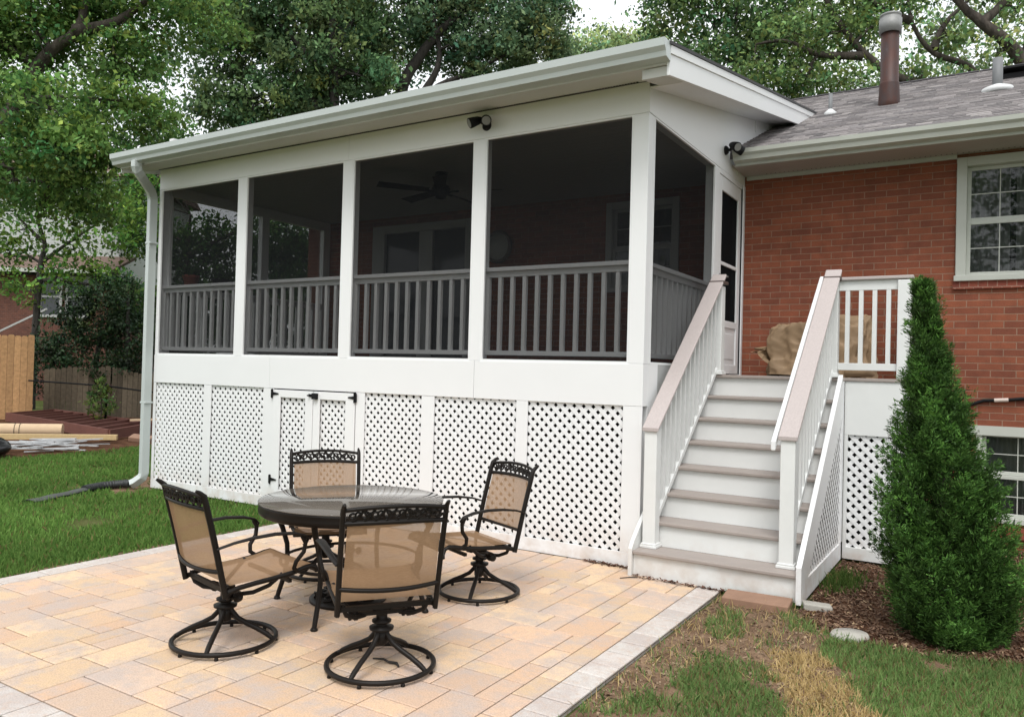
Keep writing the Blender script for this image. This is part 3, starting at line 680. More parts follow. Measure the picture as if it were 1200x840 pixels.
# tarp covered bundle on the landing
from mathutils import noise as MN
t=thing('covered_bundle','crumpled tan tarp bundle on the landing against the brick wall','tarp',(.85,2.45,1.52))
def tri(q): q=(q/math.pi)%2; return abs(q-1)*2-1
def tarpf(u,v):
    a=u*2*math.pi; q=1-v; sq=1/max(abs(math.cos(a)),abs(math.sin(a)))**.55
    top=max(0.,1-max(0,(v-.62)/.38)**1.6); rx,ry=(.40+.06*q)*sq*top**.6+.004,(.20+.03*q)*sq*top**.6+.004
    p=V((math.cos(a)*2.2,math.sin(a)*2.2,v*2.6)); d1=MN.voronoi(p*1.2)[0][0]; d2=MN.voronoi(p*2.7+V((4,1,7)))[0][0]
    pl=tri(6*a+2.4*MN.noise(p*.7)+v*1.5)*.085*(q**.5)+tri(13*a+3*MN.noise(p))*.035*q
    n=pl+(d1-.4)*.20+(d2-.4)*.12+MN.noise(p*5)*.02
    z=.50*min(1,v/.66)+.02*math.sin(a*2)
    if v>.66: z+=.06*(v-.66)
    z=max(0,z*(1+(d1-.4)*.22+.10*math.cos(a-.3))+(d2-.4)*.05*(v>.1))
    return (rx*math.cos(a)*(1+n),min(ry*math.sin(a)*(1+n),.26),z)
tp=MB().grid(tarpf,260,80).build('tarp',M['tarp'],t,local=True)
def flap(u,v):
    p=V((u*3,v*3,5)); d=MN.voronoi(p*1.3)[0][0]
    x=-.34-.26*u+.05*MN.noise(p); zt=.36-.10*u; zb=.20+.03*u
    z=zt*(1-v)+zb*v-.24*v*(1-u)**2; y=-.12-.05*math.sin(u*9+v*3)-.05*(d-.4)+.05*math.sin(v*5)
    return (x+.05*math.sin(v*7)*u,y,z)
MB().grid(flap,40,30).build('loose_flap',M['tarp'],t,local=True)
MB().tube([(.30,-.30,.05),(.36,-.34,.05),(.46,-.32,.06),(.52,-.26,.04)],[.04,.05,.045,.03],10).build('tarp_fold',M['tarp'],t,local=True)

# ------------------------------------------------------------------ patio
pt=[]; U=.127; x0,y0=-3.28,-3.81; NX,NY=30,30
occ=[[0]*NY for _ in range(NX)]; mb=MB()
tones=[(.67,.475,.315),(.68,.49,.32),(.66,.46,.31),(.665,.45,.305),(.64,.45,.325),(.615,.455,.345),(.69,.505,.335)]
def paver(mb,xa,ya,xb,yb,c,top=0.,g=.0036,ch=.006):
    xa+=g;ya+=g;xb-=g;yb-=g; j=lambda:random.uniform(-.0008,.0008)
    jz=random.uniform(-.0012,.0012)
    o=[(xa,ya),(xb,ya),(xb,yb),(xa,yb)]; i_=[(xa+ch+j(),ya+ch+j()),(xb-ch+j(),ya+ch+j()),(xb-ch+j(),yb-ch+j()),(xa+ch+j(),yb-ch+j())]
    vs=[(*p,top+jz) for p in i_]+[(*p,top-.004) for p in o]+[(*p,top-.03) for p in o]
    mb.add(vs,[(0,1,2,3)]+[(k,4+k,4+(k+1)%4,(k+1)%4) for k in range(4)]+[(4+k,8+k,8+(k+1)%4,4+(k+1)%4) for k in range(4)],col=c)
for j in range(NY):
    for i in range(NX):
        if occ[i][j]: continue
        opt=[(3,2,5),(2,3,4),(2,2,4),(2,1,3),(1,2,3)]; random.shuffle(opt)
        opt=sorted(opt,key=lambda o:-random.random()**(1/o[2]))
        for (a,b,_) in opt+[(1,1,0)]:
            if i+a<=NX and j+b<=NY and not any(occ[i+p][j+q] for p in range(a) for q in range(b)): break
        for p in range(a):
            for q in range(b): occ[i+p][j+q]=1
        c=jit(random.choice(tones),.86,1.06)
        paver(mb,x0+i*U,y0+j*U,x0+(i+a)*U,min(y0+(j+b)*U,-.012),c)
bt=[(.57,.53,.495),(.53,.485,.455),(.60,.555,.52),(.55,.50,.465)]
def bcol(): return jit(random.choice(bt),.9,1.06)
y=y0-.17
while y<-.22:
    h=random.choice((.165,.18,.20)); paver(mb,.532,y,.702,min(y+h,-.205),bcol(),.001,.003,.008); 
    y+=h
y=y0
while y<-.1:
    h=random.choice((.16,.24,.3)); paver(mb,-3.452,y,-3.282,min(y+h,-.02),bcol(),.001,.003,.008); y+=h
x=-3.45
while x<.53:
    h=random.choice((.16,.24,.3)); paver(mb,x,y0-.172,min(x+h,.53),y0-.002,bcol(),.001,.003,.008); x+=h
mb.build('patio',M['paver'],color=True,recalc=False)['kind']='structure'
MB().add([(-3.455,y0-.175,-.010),(.705,y0-.175,-.010),(.705,-.0,-.010),(-3.455,-.0,-.010)],[(0,1,2,3)]).build('patio_bed',M['joint'])['kind']='structure'

# ------------------------------------------------------------------ ground sheets
G=-.03
mb=MB(); mb.grid(lambda u,v:(-150+300*u,-60+260*v,G),60,52,False); mb.build('ground',M['lawn'])['kind']='structure'
def blob_poly(name,pts,z,m,jit=.06,sub=16):
    out=[]
    n=len(pts)
    for i in range(n):
        a,b=V((*pts[i],0)),V((*pts[(i+1)%n],0))
        for k in range(sub):
            p=a.lerp(b,k/sub); q=MN.noise_vector(p*3.1)*jit+MN.noise_vector(p*11)*jit*.6+MN.noise_vector(p*37)*jit*.35; out.append((p.x+q.x,p.y+q.y,z))
    o=MB().add(out,[tuple(range(len(out)))]).build(name,m,recalc=False); o['kind']='structure'; return o
DIRT=[(.712,-.24),(1.24,-.24),(1.5,-.5),(1.46,-.98),(1.70,-1.33),(1.93,-1.95),(1.58,-2.2),(1.42,-1.70),(1.16,-1.60),(.98,-1.72),(.93,-2.2),(.84,-2.5),(.69,-2.5)]
MULCH=[(1.26,-.32),(1.26,1.39),(1.76,1.39),(1.76,2.745),(3.6,2.745),(3.6,.6),(3.0,-.35),(2.48,-.58),(2.08,-.76),(1.73,-.73),(1.44,-.65)]
blob_poly('dirt_patch',[(.712,-.24),(1.24,-.24),(1.5,-.5),(1.75,-.70),(2.1,-.74),(2.5,-.55),(3,-.32),(4.6,.3),(4.6,-4.6),(.712,-4.6)],G+.006,M['dirt'],.03)
blob_poly('mulch_bed',MULCH,G+.011,M['mulch'],.03)
blob_poly('dirt_strip',[(-10.3,-.2),(-10.3,1.8),(-10.6,2.9),(-10.6,5),(-16.9,8),(-19,5.5),(-19.5,3),(-15,.5)],G+.006,M['mulch'],.25)
blob_poly('dirt_edge',[(-6.6,-.3),(-6.15,-.5),(-6.1,-.02),(-6.3,.3),(-7.2,.9),(-7.0,.1)],G+.009,M['dirt'],.1)
blob_poly('dirt_border',[(-3.58,-3.9),(-3.46,-3.9),(-3.46,-.05),(-3.62,-.05)],G+.007,M['dirt'],.04,9)

# ------------------------------------------------------------------ grass
def inpoly(x,y,poly):
    r=np.zeros(len(x),bool); n=len(poly); j=n-1
    for i in range(n):
        xi,yi=poly[i]; xj,yj=poly[j]
        c=((yi>y)!=(yj>y))&(x<(xj-xi)*(y-yi)/(yj-yi+1e-12)+xi); r^=c; j=i
    return r
def n2(x,y,s,seed=0):
    return np.array([MN.noise(V((a*s+seed,b*s,seed*1.7))) for a,b in zip(x,y)])
def blades(name,x,y,z,h,wd,cols,lean=.5,kind='stuff'):
    n=len(x); a=rng.uniform(0,2*np.pi,n); b=rng.uniform(0,2*np.pi,n); l=np.abs(rng.normal(0,lean,n))
    base=np.stack([x,y,np.full(n,z)],1); sd=np.stack([np.cos(a),np.sin(a),0*a],1)*(wd/2)[:,None]
    dx=np.stack([np.cos(b)*np.sin(l),np.sin(b)*np.sin(l),np.cos(l)],1)
    mid=base+dx*(h*.55)[:,None]; l2=l+np.abs(rng.normal(.35,.25,n)); dx2=np.stack([np.cos(b)*np.sin(l2),np.sin(b)*np.sin(l2),np.cos(l2)],1); tip=mid+dx2*(h*.5)[:,None]
    P=np.stack([base-sd,base+sd,mid+sd*.8,tip,mid-sd*.8],1)
    return quads(name,P,M['blade'],cols,None,kind)
def gcols(n,x,y,a=(.055,.115,.02),b=(.10,.17,.03),dead=.05):
    t=rng.uniform(0,1,n)[:,None]; c=np.array(a)*(1-t)+np.array(b)*t
    big=(n2(x,y,.9,3)*.5+.5)[:,None]; c=c*(.65+.6*big)
    d=rng.uniform(0,1,n)<dead; c[d]=np.array([.30,.23,.10])*rng.uniform(.6,1.1,(d.sum(),1)); return c
# back lawn, left of the patio
N=150000
# density falls off with distance from the patio
x=-3.47-10.0*rng.uniform(0,1,N)**1.5; y=rng.uniform(-5.0,4.2,N)
k=~((x>-6.24)&(y>-.01))&~inpoly(x,y,[(-10.3,-.2),(-10.3,1.8),(-10.6,2.9),(-10.6,5),(-16.9,8),(-19,5.5),(-19.5,3),(-15,.5)])
den=n2(x,y,2.2,5); k&=den>-.42+.25*(rng.uniform(-1,1,N))
k&=~((x>-3.58)&(rng.uniform(0,1,N)<.7)); k&=~(inpoly(x,y,[(-6.6,-.3),(-6.15,-.5),(-6.1,-.02),(-6.3,.3),(-7.2,.9),(-7.0,.1)])&(rng.uniform(0,1,N)<.85))
x,y=x[k],y[k]; n=len(x); dist=np.hypot(x-2.3,y+5.7)
tag(blades('lawn_grass',x,y,G,rng.uniform(.035,.075,n),.005+.0009*dist*rng.uniform(.6,1.3,n),gcols(n,x,y,(.09,.195,.040),(.21,.35,.085),.05)),'green mown back lawn beside the paver patio','grass')
# front grass, right of the patio
N=210000; x=rng.uniform(.72,4.6,N); y=rng.uniform(-5.0,-.15,N)
jx=n2(x,y,5.,21)*.10+n2(x,y,17.,4)*.05+rng.normal(0,.018,N); jy=n2(x,y,5.,33)*.10+n2(x,y,17.,8)*.05+rng.normal(0,.018,N); xe=np.maximum(x,.74)+jx*(x>.8); d=inpoly(xe,y+jy,DIRT); m_=inpoly(x+jx*.6,y+jy*.6,MULCH); u=rng.uniform(0,1,N)
cl=inpoly(x,y,[(.83,-.55),(.98,-.6),(1.08,-1.05),(.98,-1.2),(.82,-1.0)])|inpoly(x,y,[(.95,-1.45),(1.24,-1.42),(1.43,-1.58),(1.28,-1.78),(1.0,-1.72)])|inpoly(x,y,[(1.15,-.42),(1.42,-.52),(1.5,-.72),(1.3,-.78)])
den=n2(x,y,4.0,9)
k=(~d&~m_&(den>-.5+.2*u))|(d&(u<.02+.07*(den>.2)))|(d&cl&(u<.55))
k&=~m_|(u<.004); x,y=x[k],y[k]; n=len(x)
tag(blades('front_grass',x,y,G,rng.uniform(.025,.07,n),rng.uniform(.003,.0065,n),gcols(n,x,y,(.125,.235,.068),(.29,.42,.145),.12)),'patchy front grass between the patio edge and the mulch bed','grass')
# straw-coloured dead grass
N=26000; x=rng.uniform(.72,2.05,N); y=rng.uniform(-2.6,-.3,N); u=rng.uniform(0,1,N)
jx=n2(x,y,6.,2)*.12; s=inpoly(x+jx,y+jx*.7,[(1.28,-1.2),(1.48,-1.1),(1.7,-1.44),(1.95,-1.9),(1.59,-2.15),(1.42,-1.65)])
k=(s&(u<.98))|(inpoly(x,y,DIRT)&(u<.08)); x,y=x[k],y[k]; n=len(x); t=rng.uniform(0,1,n)[:,None]
tag(blades('dead_grass',x,y,G+.006,rng.uniform(.03,.075,n),rng.uniform(.003,.006,n),np.array([.46,.34,.15])*(1-t)+np.array([.78,.60,.31])*t,1.15),'straw coloured dead grass on the bare dirt','dead grass')
# crumbs, pebbles and leaf scraps on the bare soil
N=9000; x=rng.uniform(.72,1.95,N); y=rng.uniform(-2.7,-.22,N); k=inpoly(x,y,DIRT); x,y=x[k],y[k]; n=len(x)
a=rng.uniform(0,2*np.pi,n); L_=rng.lognormal(-5.4,.5,n); W_=L_*rng.uniform(.3,.9,n); c=np.stack([x,y,G+.008+rng.uniform(0,.008,n)],1)
u_=np.stack([np.cos(a),np.sin(a),rng.normal(0,.4,n)],1)*L_[:,None]; v_=np.stack([-np.sin(a),np.cos(a),rng.normal(0,.4,n)],1)*W_[:,None]
t=rng.uniform(0,1,n)[:,None]
tag(quads('soil_crumbs',np.stack([c-u_-v_*.6,c+u_*.8-v_,c+u_+v_*.7,c-u_*.7+v_],1),M['chip'],np.array([.10,.062,.04])*(1-t)+np.array([.36,.26,.17])*t,None,'stuff'),'crumbs and pebbles on the bare soil beside the patio','soil crumbs')
# weeds at the foot of the stairs
N=900; x=1.36+rng.normal(0,.07,N); y=.62+rng.normal(0,.17,N); k=x>1.26; x,y=x[k],y[k]; n=len(x)
tag(blades('weed_clump',x,y,G+.01,rng.uniform(.03,.09,n),rng.uniform(.006,.012,n),gcols(n,x,y,(.07,.13,.03),(.13,.2,.05),.05),.8,None),'low green weeds beside the stair lattice','weeds')
# bark mulch
N=26000; x=rng.uniform(1.25,3.4,N); y=rng.uniform(-.8,2.75,N); k=inpoly(x,y,MULCH)&~((x<1.76)&(y>1.38)); x,y=x[k],y[k]; n=len(x)
a=rng.uniform(0,2*np.pi,n); tl=rng.normal(0,.35,n); L_=rng.uniform(.005,.018,n); W_=rng.uniform(.002,.006,n); c=np.stack([x,y,G+.013+rng.uniform(0,.014,n)],1)
u_=np.stack([np.cos(a)*np.cos(tl),np.sin(a)*np.cos(tl),np.sin(tl)],1)*L_[:,None]; v_=np.stack([-np.sin(a),np.cos(a),rng.normal(0,.4,n)],1)*W_[:,None]
t=rng.uniform(0,1,n)[:,None]; cc=np.array([.075,.042,.028])*(1-t)+np.array([.23,.14,.09])*t; li=rng.uniform(0,1,n)<.07; cc[li]=[.42,.30,.18]
tag(quads('mulch',np.stack([c-u_-v_,c+u_-v_,c+u_*.9+v_,c-u_*.8+v_],1),M['chip'],cc,None,'stuff'),'brown bark mulch around the evergreen','mulch')
# bits of bark at the foot of the skirting
N=420; x=np.concatenate([rng.uniform(-.45,-.02,N//2),rng.uniform(.05,.75,N-N//2)]); y=np.where(x<0,-.03-np.abs(rng.normal(0,.02,N)),-.225-np.abs(rng.normal(0,.02,N))); n=N
a=rng.uniform(0,2*np.pi,n); L_=rng.uniform(.004,.016,n); W_=rng.uniform(.002,.006,n); c=np.stack([x,y,.003+rng.uniform(0,.016,n)],1)
u_=np.stack([np.cos(a),np.sin(a),rng.normal(0,.3,n)],1)*L_[:,None]; v_=np.stack([-np.sin(a),np.cos(a),rng.normal(0,.3,n)],1)*W_[:,None]
tag(quads('bark_litter',np.stack([c-u_-v_,c+u_-v_,c+u_+v_,c-u_+v_],1),M['chip'],np.array([.09,.04,.025])*rng.uniform(.5,1.8,(n,1)),None,'stuff'),'crumbs of dark bark along the foot of porch and stairs','litter')

# small things on the ground
tag(MB().lathe([(.01,-.03),(.105,-.03),(.115,-.012),(.105,.006),(.01,.010)],(0,0,0),30).build('stepping_stone',M['stone']),'flat pale oval stone at the edge of the mulch','stone')
o=bpy.data.objects['stepping_stone']; o.location=(1.61,-.66,.0); o.scale=(1,.72,1); o.rotation_euler=(math.radians(4),0,math.radians(33))
o=tag(MB().box(-.215,-.10,-.0275,.215,.10,.0275).build('loose_paver',M['slab'],bevel=.006),'loose terracotta coloured paver slab lying against the bottom riser','paver'); o.location=(.985,-.335,.003); o.rotation_euler=(math.radians(3),0,math.radians(4))
o=tag(MB().box(-.09,-.05,-.03,.09,.05,.03).build('concrete_block',M['stone'],bevel=.008),'grey concrete piece half buried behind the stair corner','block'); o.location=(1.34,-.19,-.012); o.rotation_euler=(0,math.radians(4),math.radians(20))
tag(MB().tube([(-.40,-2.60,.006),(-.345,-2.58,.008),(-.295,-2.60,.010),(-.255,-2.585,.008),(-.22,-2.61,.006)],[.004,.006,.007,.008,.005],6).build('twig',M['barkdark']),'short brown twig on the pavers under the nearest chair','twig')
tag(MB().tube([(.0,-.36,.006),(.05,-.30,.008),(.10,-.27,.007)],[.003,.004,.003],6).build('twig',M['barkdark']),'thin dark twig on the pavers by the porch corner','twig')

# drain pipe
t=thing('drain_pipe','black corrugated drain pipe with flattened end lying on the lawn','pipe',(-6.5,-.4,0))
pts=[V((-6.385,-.16,.045)),V((-6.47,-.17,.04)),V((-6.55,-.25,.03)),V((-6.58,-.38,.025)),V((-6.56,-.52,.02)),V((-6.52,-.64,.015))]
fine=[]; 
for i in range(len(pts)-1):
    for k in range(12): fine.append(pts[i].lerp(pts[i+1],k/12))
MB().tube(fine,[.050 if i%3 else .038 for i in range(len(fine))],12).build('corrugated_pipe',M['pipe'],t)
def flatp(u,v):
    c=V((-6.53,-.62,.012)).lerp(V((-6.28,-1.36,.0)),v); d=V((.95,.32,0)); a=u*2*math.pi
    return c+d*math.cos(a)*(.06+.02*v)+V((0,0,1))*(.024*math.sin(a)*(1-.3*v)+.003*math.sin(v*14))
MB().grid(flatp,20,24).build('flattened_end',M['pipeflat'],t)

# ------------------------------------------------------------------ patio furniture
def scroll(mb,c,u,v,r,turns=1.1,d=1,n=14,t=.0055):
    pts=[]
    for i in range(n+1):
        s=i/n; a=s*turns*2*math.pi*d; rr=r*(1-.7*s); pts.append(c+u*(math.cos(a)*rr)+v*(math.sin(a)*rr))
    mb.tube(pts,t,5)
SHIFT=.15
def make_chair():
    ch=thing('patio_chair','x','patio chair',group='swivel chairs around the patio table')
    def sh(mb): mb.v=[(x,y+SHIFT,z) for x,y,z in mb.v]; return mb
    B=lambda mb,n,m='bronze',p=ch,**k: mb.build(n,M[m],p,local=True,**k)
    ring=[(.275*math.cos(a),.275*math.sin(a),.028) for a in np.linspace(0,2*math.pi,49)[:-1]]
    mb=MB().tube(ring,.0135,8,closed=True)
    for k in range(8):
        a=math.pi/4*k+.2; mb.lathe([(.010,0),(.012,.004),(.008,.02)],(.275*math.cos(a),.275*math.sin(a),0),8)
    br=B(mb,'base_ring')
    for k in range(4):
        a=math.pi/4+math.pi/2*k; c,s=math.cos(a),math.sin(a)
        prof=[(.268,.030),(.235,.055),(.18,.085),(.12,.112),(.07,.14),(.035,.178),(.028,.20)]
        B(MB().tube([(r*c,r*s,z) for r,z in prof],[.012,.014,.014,.014,.014,.015,.015],8),'spoke')
    B(MB().lathe([(.02,.12),(.034,.13),(.036,.19),(.028,.195),(.062,.202),(.064,.214),(.03,.222),(.027,.232),(.05,.24),(.05,.25),(.03,.256),(.028,.30),(.05,.305),(.05,.315)],(0,0,0),20),'pedestal')
    mb=MB(); mb.box(-.13,-.03,.285,.13,.03,.305)
    for s in (-1,1):
        mb.lathe([(.010,0),(.026,.006),(.026,.018),(.016,.024),(.028,.034),(.028,.05),(.014,.06),(.020,.066),(.006,.078)],(s*.10 if s>0 else -.178,0,.285),12,ax='x')
        mb.tube([(s*.09,-.01,.285),(s*.15,-.06,.29),(s*.20,-.09,.315),(s*.215,-.10,.35),(s*.222,-.10,.375)],.012,8)
        mb.tube([(s*.09,.0,.285),(s*.16,.08,.30),(s*.205,.15,.335),(s*.222,.22,.392)],.012,8)
    B(mb,'swivel_bracket')
    # seat frame and sling
    side=[(-.262,.345),(-.20,.362),(-.10,.372),(.0,.378),(.12,.39),(.20,.408),(.24,.412),(.268,.40),(.278,.375)]
    mb=MB()
    for s in (-1,1): mb.tube([(s*.240,y,z) for y,z in side],.0145,6)
    mb.box(-.24,-.262,.338,.24,-.238,.362); mb.box(-.24,.10,.338,.24,.12,.358); mb.tube([(-.24,.272,.386),(.24,.272,.386)],.012,8)
    sh(mb); B(mb,'seat_frame')
    def seat(u,v):
        L=[(-.245,.385),(-.12,.388),(.0,.392),(.12,.402),(.20,.420),(.245,.425),(.275,.412),(.286,.385)]
        t=v*(len(L)-1); i=min(int(t),len(L)-2); q=t-i; y=L[i][0]*(1-q)+L[i+1][0]*q; z=L[i][1]*(1-q)+L[i+1][1]*q
        return ((u-.5)*.485,y,z-.026*math.sin(math.pi*u)*math.sin(math.pi*min(1,v*1.1)))
    B(sh(MB().grid(seat,14,20)),'seat','sling')
    # back
    lean=lambda z:-.265-(z-.30)*.235-.05*max(0,(z-.6))**1.5
    mb=MB()
    for s in (-1,1):
        zz=[.325,.38,.48,.60,.72,.82,.872,.893,.903]; q=MB().tube([(s*(.250+.012*(z-.3)),lean(z)-(.02 if z>.89 else 0)-(.015 if z>.90 else 0),z) for z in zz],[.017]*6+[.016,.013,.008],6,flat=(1,.85)); B(sh(q),'back_post')
    bow=lambda x:-.045*(1-(x/.265)**2)
    arch=lambda x:.022*(1-(x/.265)**2)
    xs=np.linspace(-.252,.252,15)
    mb=MB(); mb.tube([(x,lean(.878)+bow(x),.866+arch(x)) for x in xs],.011,6); mb.tube([(x,lean(.80)+bow(x),.800+arch(x)*.4) for x in xs],.012,6)
    for k,x in enumerate(np.linspace(-.21,.21,9)):
        u=V((1,0,0)); v=V((0,-.22,.97)); c=V((x,lean(.838)+bow(x),.834+arch(x)*.7))
        scroll(mb,c,u,v,.024,1.3,1 if k%2 else -1,t=.0065); scroll(mb,c+u*.027+v*.004,u*-1,v,.020,.9,-1 if k%2 else 1,t=.0055)
        if k<8:
            x2=x+.0525; m=(x+x2)/2; mb.tube([(x,lean(.81)+bow(x),.807+arch(x)*.5),(m,lean(.838)+bow(m),.836+arch(m)*.7),(x2,lean(.87)+bow(x2),.862+arch(x2))],.0065,5)
    sh(mb); B(mb,'top_rail')
    B(sh(MB().tube([(x,lean(.47)+bow(x),.468-.012*(1-(x/.265)**2)) for x in xs],.012,6)),'lower_rail')
    def back(u,v):
        x=(u-.5)*.468; z=.473+.327*v+ (arch(x)*.4)*v-.012*(1-v)*(1-(x/.265)**2); return (x,lean(z)+bow(x)*(.9+.1*v)-.012*math.sin(math.pi*v)*math.sin(math.pi*u),z)
    B(sh(MB().grid(back,16,18)),'back_sling','sling')
    for s in (-1,1):
        top=[(.262,lean(.59),.59),(.283,-.25,.615),(.292,-.14,.63),(.295,-.02,.635),(.293,.09,.625),(.290,.16,.605),(.288,.185,.58),(.288,.175,.557),(.288,.155,.553)]
        mb=MB().tube([(s*x,y,z) for x,y,z in top],[.016,.018,.022,.024,.024,.020,.014,.010,.007],8,flat=(1,.38))
        sup=[(.288,.150,.60),(.286,.172,.56),(.282,.165,.51),(.272,.125,.46),(.258,.12,.42),(.246,.15,.395)]
        mb.tube([(s*x,y,z) for x,y,z in sup],.0125,8)
        sh(mb); B(mb,'arm')
    return ch
chair=make_chair()
for i,(x,y,deg,lab) in enumerate([(-1.211,-2.881,77,'leftmost patio chair, seen from behind at its right side, next to the lawn'),
      (-.294,-2.663,143,'nearest patio chair, its tan mesh back turned to the camera'),
      (-.622,-1.295,246,'patio chair right of the table, facing left in front of the lattice panels'),
      (-1.80,-1.55,-41,'patio chair behind the table, in front of the lattice doors')]):
    c=chair if i==0 else copy_tree(chair)
    c.location=(x,y,.0); c.rotation_euler=(0,0,math.radians(deg-90)); c['label']=lab; c.scale=(.97,)*3 if i!=1 else (.97,)*3
TX,TY=-1.13,-2.0
tb=thing('patio_table','round patio table with smoked glass top and dark cast metal rim','table',(TX,TY,0))
R_=.568
MB().lathe([(R_-.03,.604),(R_-.012,.596),(R_,.605),(R_+.003,.628),(R_-.002,.645),(R_+.003,.655),(R_+.002,.6665),(R_-.03,.6665)],(0,0,0),72).build('rim',M['bronze'],tb,local=True)
MB().lathe([(.02,.6675),(R_+.004,.6675),(R_+.006,.671),(R_+.003,.675),(.02,.675)],(0,0,0),72).build('glass_top',M['tableglass'],tb,local=True)
for k in range(4):
    a=math.radians(-70+90*k); c,s=math.cos(a),math.sin(a)
    prof=[(.54,.62),(.52,.55),(.475,.46),(.44,.36),(.435,.26),(.455,.15),(.485,.06),(.50,.012)]
    q=MB().tube([(r*c,r*s,z) for r,z in prof],[.019,.018,.017,.016,.016,.016,.016,.015],8); q.lathe([(.018,0),(.022,.006),(.016,.02)],(.50*c,.50*s,0),10); q.build('leg',M['bronze'],tb,local=True)
mb=MB(); mb.tube([(.43*math.cos(a),.43*math.sin(a),.30) for a in np.linspace(0,2*math.pi,33)[:-1]],.010,6,closed=True); mb.build('brace_ring',M['bronze'],tb,local=True)
ub=thing('umbrella_base','dark ornate cast umbrella base on the pavers under the table','umbrella base',(-1.22,-1.92,0))
mb=MB().lathe([(.23,0),(.245,.008),(.245,.022),(.225,.034),(.15,.055),(.07,.085),(.045,.10)],(0,0,0),40)
for k in range(12):
    a=2*math.pi*k/12; u=V((math.cos(a),math.sin(a),0)); v=V((-math.sin(a),math.cos(a),0)); scroll(mb,u*.175+V((0,0,.052)),u+V((0,0,-.22)),v,.042,1.2,1 if k%2 else -1,t=.008)
mb.build('base_plate',M['bronze'],ub,local=True)
MB().lathe([(.05,.09),(.032,.12),(.026,.30),(.032,.305),(.032,.36),(.022,.365)],(0,0,0),18).build('stem',M['bronze'],ub,local=True)
MB().tube([(.02,0,.33),(.075,0,.33)],.007).lathe([(.02,.07),(.024,.08),(.018,.09)],(0,0,.33),10,ax='x').build('knob',M['bronze'],ub,local=True)

# ------------------------------------------------------------------ far yard
t=thing('wooden_fence','new tan dog eared wooden privacy fence','fence',(-18,4.5,G))
a,b=V((-17.95,4.55,0)),V((-20.4,.9,0)); d=(b-a).normalized(); n_=int((b-a).length/.14)
mb=MB()
for i in range(n_):
    p=a+d*(i*.142); q=p+d*.136; h=2.05+random.uniform(-.015,.015); c=jit((.50,.29,.14),.82,1.12); nn=V((d.y,-d.x,0))*-.018
    e=.03; mb.prism([(*p.xy,G),(*q.xy,G),(*q.xy,h-e),(*(q-d*e).xy,h),(*(p+d*e).xy,h),(*p.xy,h-e)],nn,col=c)
mb.build('boards',M['plank'],t,color=True)
mb=MB(); nn=V((d.y,-d.x,0)).normalized()
for z in (.3,1.0,1.7): mb.beam(a-nn*.05*-1+V((0,0,z)),b+nn*.05+V((0,0,z)),.04,.09)
mb.build('rails',M['yellowwood'],t)
t=thing('wooden_fence','weathered grey wooden fence below the dark evergreens','fence',(-17.6,6,G))
mb=MB(); P0=[(-18.6,5.15),(-17.55,6.35),(-16.6,7.2),(-14.6,9.6)]
for s in range(3):
    a,b=V((*P0[s],0)),V((*P0[s+1],0)); d=(b-a).normalized(); n_=int((b-a).length/.13)
    for i in range(n_):
        p=a+d*(i*.13); q=p+d*.122; w_=(p-V((*P0[0],0))).length; h=1.22+.06*math.sin(w_*2.1)+.10*(1 if 1.1<w_<2.1 else 0)*math.sin((w_-1.1)*3.1)+random.uniform(-.02,.02); c=jit((.15,.12,.085),.65,1.2); nn=V((d.y,-d.x,0))*.02
        mb.prism([(*p.xy,G),(*q.xy,G),(*q.xy,h-.03),(*(q-d*.03).xy,h),(*(p+d*.03).xy,h),(*p.xy,h-.03)],nn,col=c)
mb.build('boards',M['plank'],t,color=True)
t=thing('chain_link_fence','thin dark metal rail and post in front of the grey fence','fence',(-15.1,4.75,G))
MB().tube([(-16.65,3.79,.975),(-15.11,4.735,.895),(-14.0,5.42,.75)],.019).build('top_rail',M['black'],t)
for p in ((-15.11,4.735,.93),): MB().lathe([(.028,G),(.028,p[2]-.02),(.036,p[2]-.015),(.03,p[2]+.01),(.008,p[2]+.03)],(p[0],p[1],0),12).build('post',M['black'],t)
# debris
t=thing('deck_section','old red painted deck section lying on the ground by the fence','deck section',(-15,4,G))
A,Bp,C_,D_=V((-17.4,3.7,.10)),V((-11.75,2.8,.10)),V((-12.9,4.5,.10)),V((-18.2,5.2,.10))
mb=MB(); mb.beam(A,Bp,.05,.20); mb.beam(D_,C_,.05,.20); mb.beam(Bp,C_,.05,.19); mb.beam(A,D_,.05,.19)
mb.build('outer_beams',M['redwood'],t)
for k in range(1,9): MB().beam(A.lerp(Bp,k/9)+V((0,.02,.0)),D_.lerp(C_,k/9),.045,.18).build('joist',M['redwood'],t)
t=thing('matting_roll','rolled tan matting tied with cord beside the red frame','roll',(-13.5,2.1,G))
MB().tube([(-14.4,1.05,.13),(-13.05,2.65,.11)],.125,20).build('roll',M['carpet'],t)
mb=MB(); 
for s in (.62,.66): 
    c=V((-14.4,1.05,.13)).lerp(V((-13.05,2.65,.11)),s); u=V((.764,-.645,0)); mb.tube([c+u*.128*math.cos(a)+V((0,0,.128*math.sin(a))) for a in np.linspace(0,6.283,25)[:-1]],.006,5,closed=True)
mb.build('cord',M['rope'],t)
o=tag(MB().beam((-13.4,.6,.10),(-11.4,2.75,.08),.14,.09).build('lumber_plank',M['yellowwood']),'fresh yellow lumber plank lying in front of the rolled matting','plank')
t=thing('scrap_pile','pile of pale scrap strips on the grass edge','scrap pile',(-11,1.3,G))
for i in range(26):
    p=V((-11.9+random.uniform(0,1.3),.9+random.uniform(-.6,1.2),.0)); a=math.radians(random.gauss(50,22)); l=random.uniform(.4,1.1); z=random.uniform(.0,.10); dd=V((math.cos(a),math.sin(a),random.uniform(-.06,.06)))*l/2
    MB().beam(p+V((0,0,z))-dd,p+V((0,0,z))+dd,random.uniform(.03,.09),.016).build('strip',M['greywood'],t)
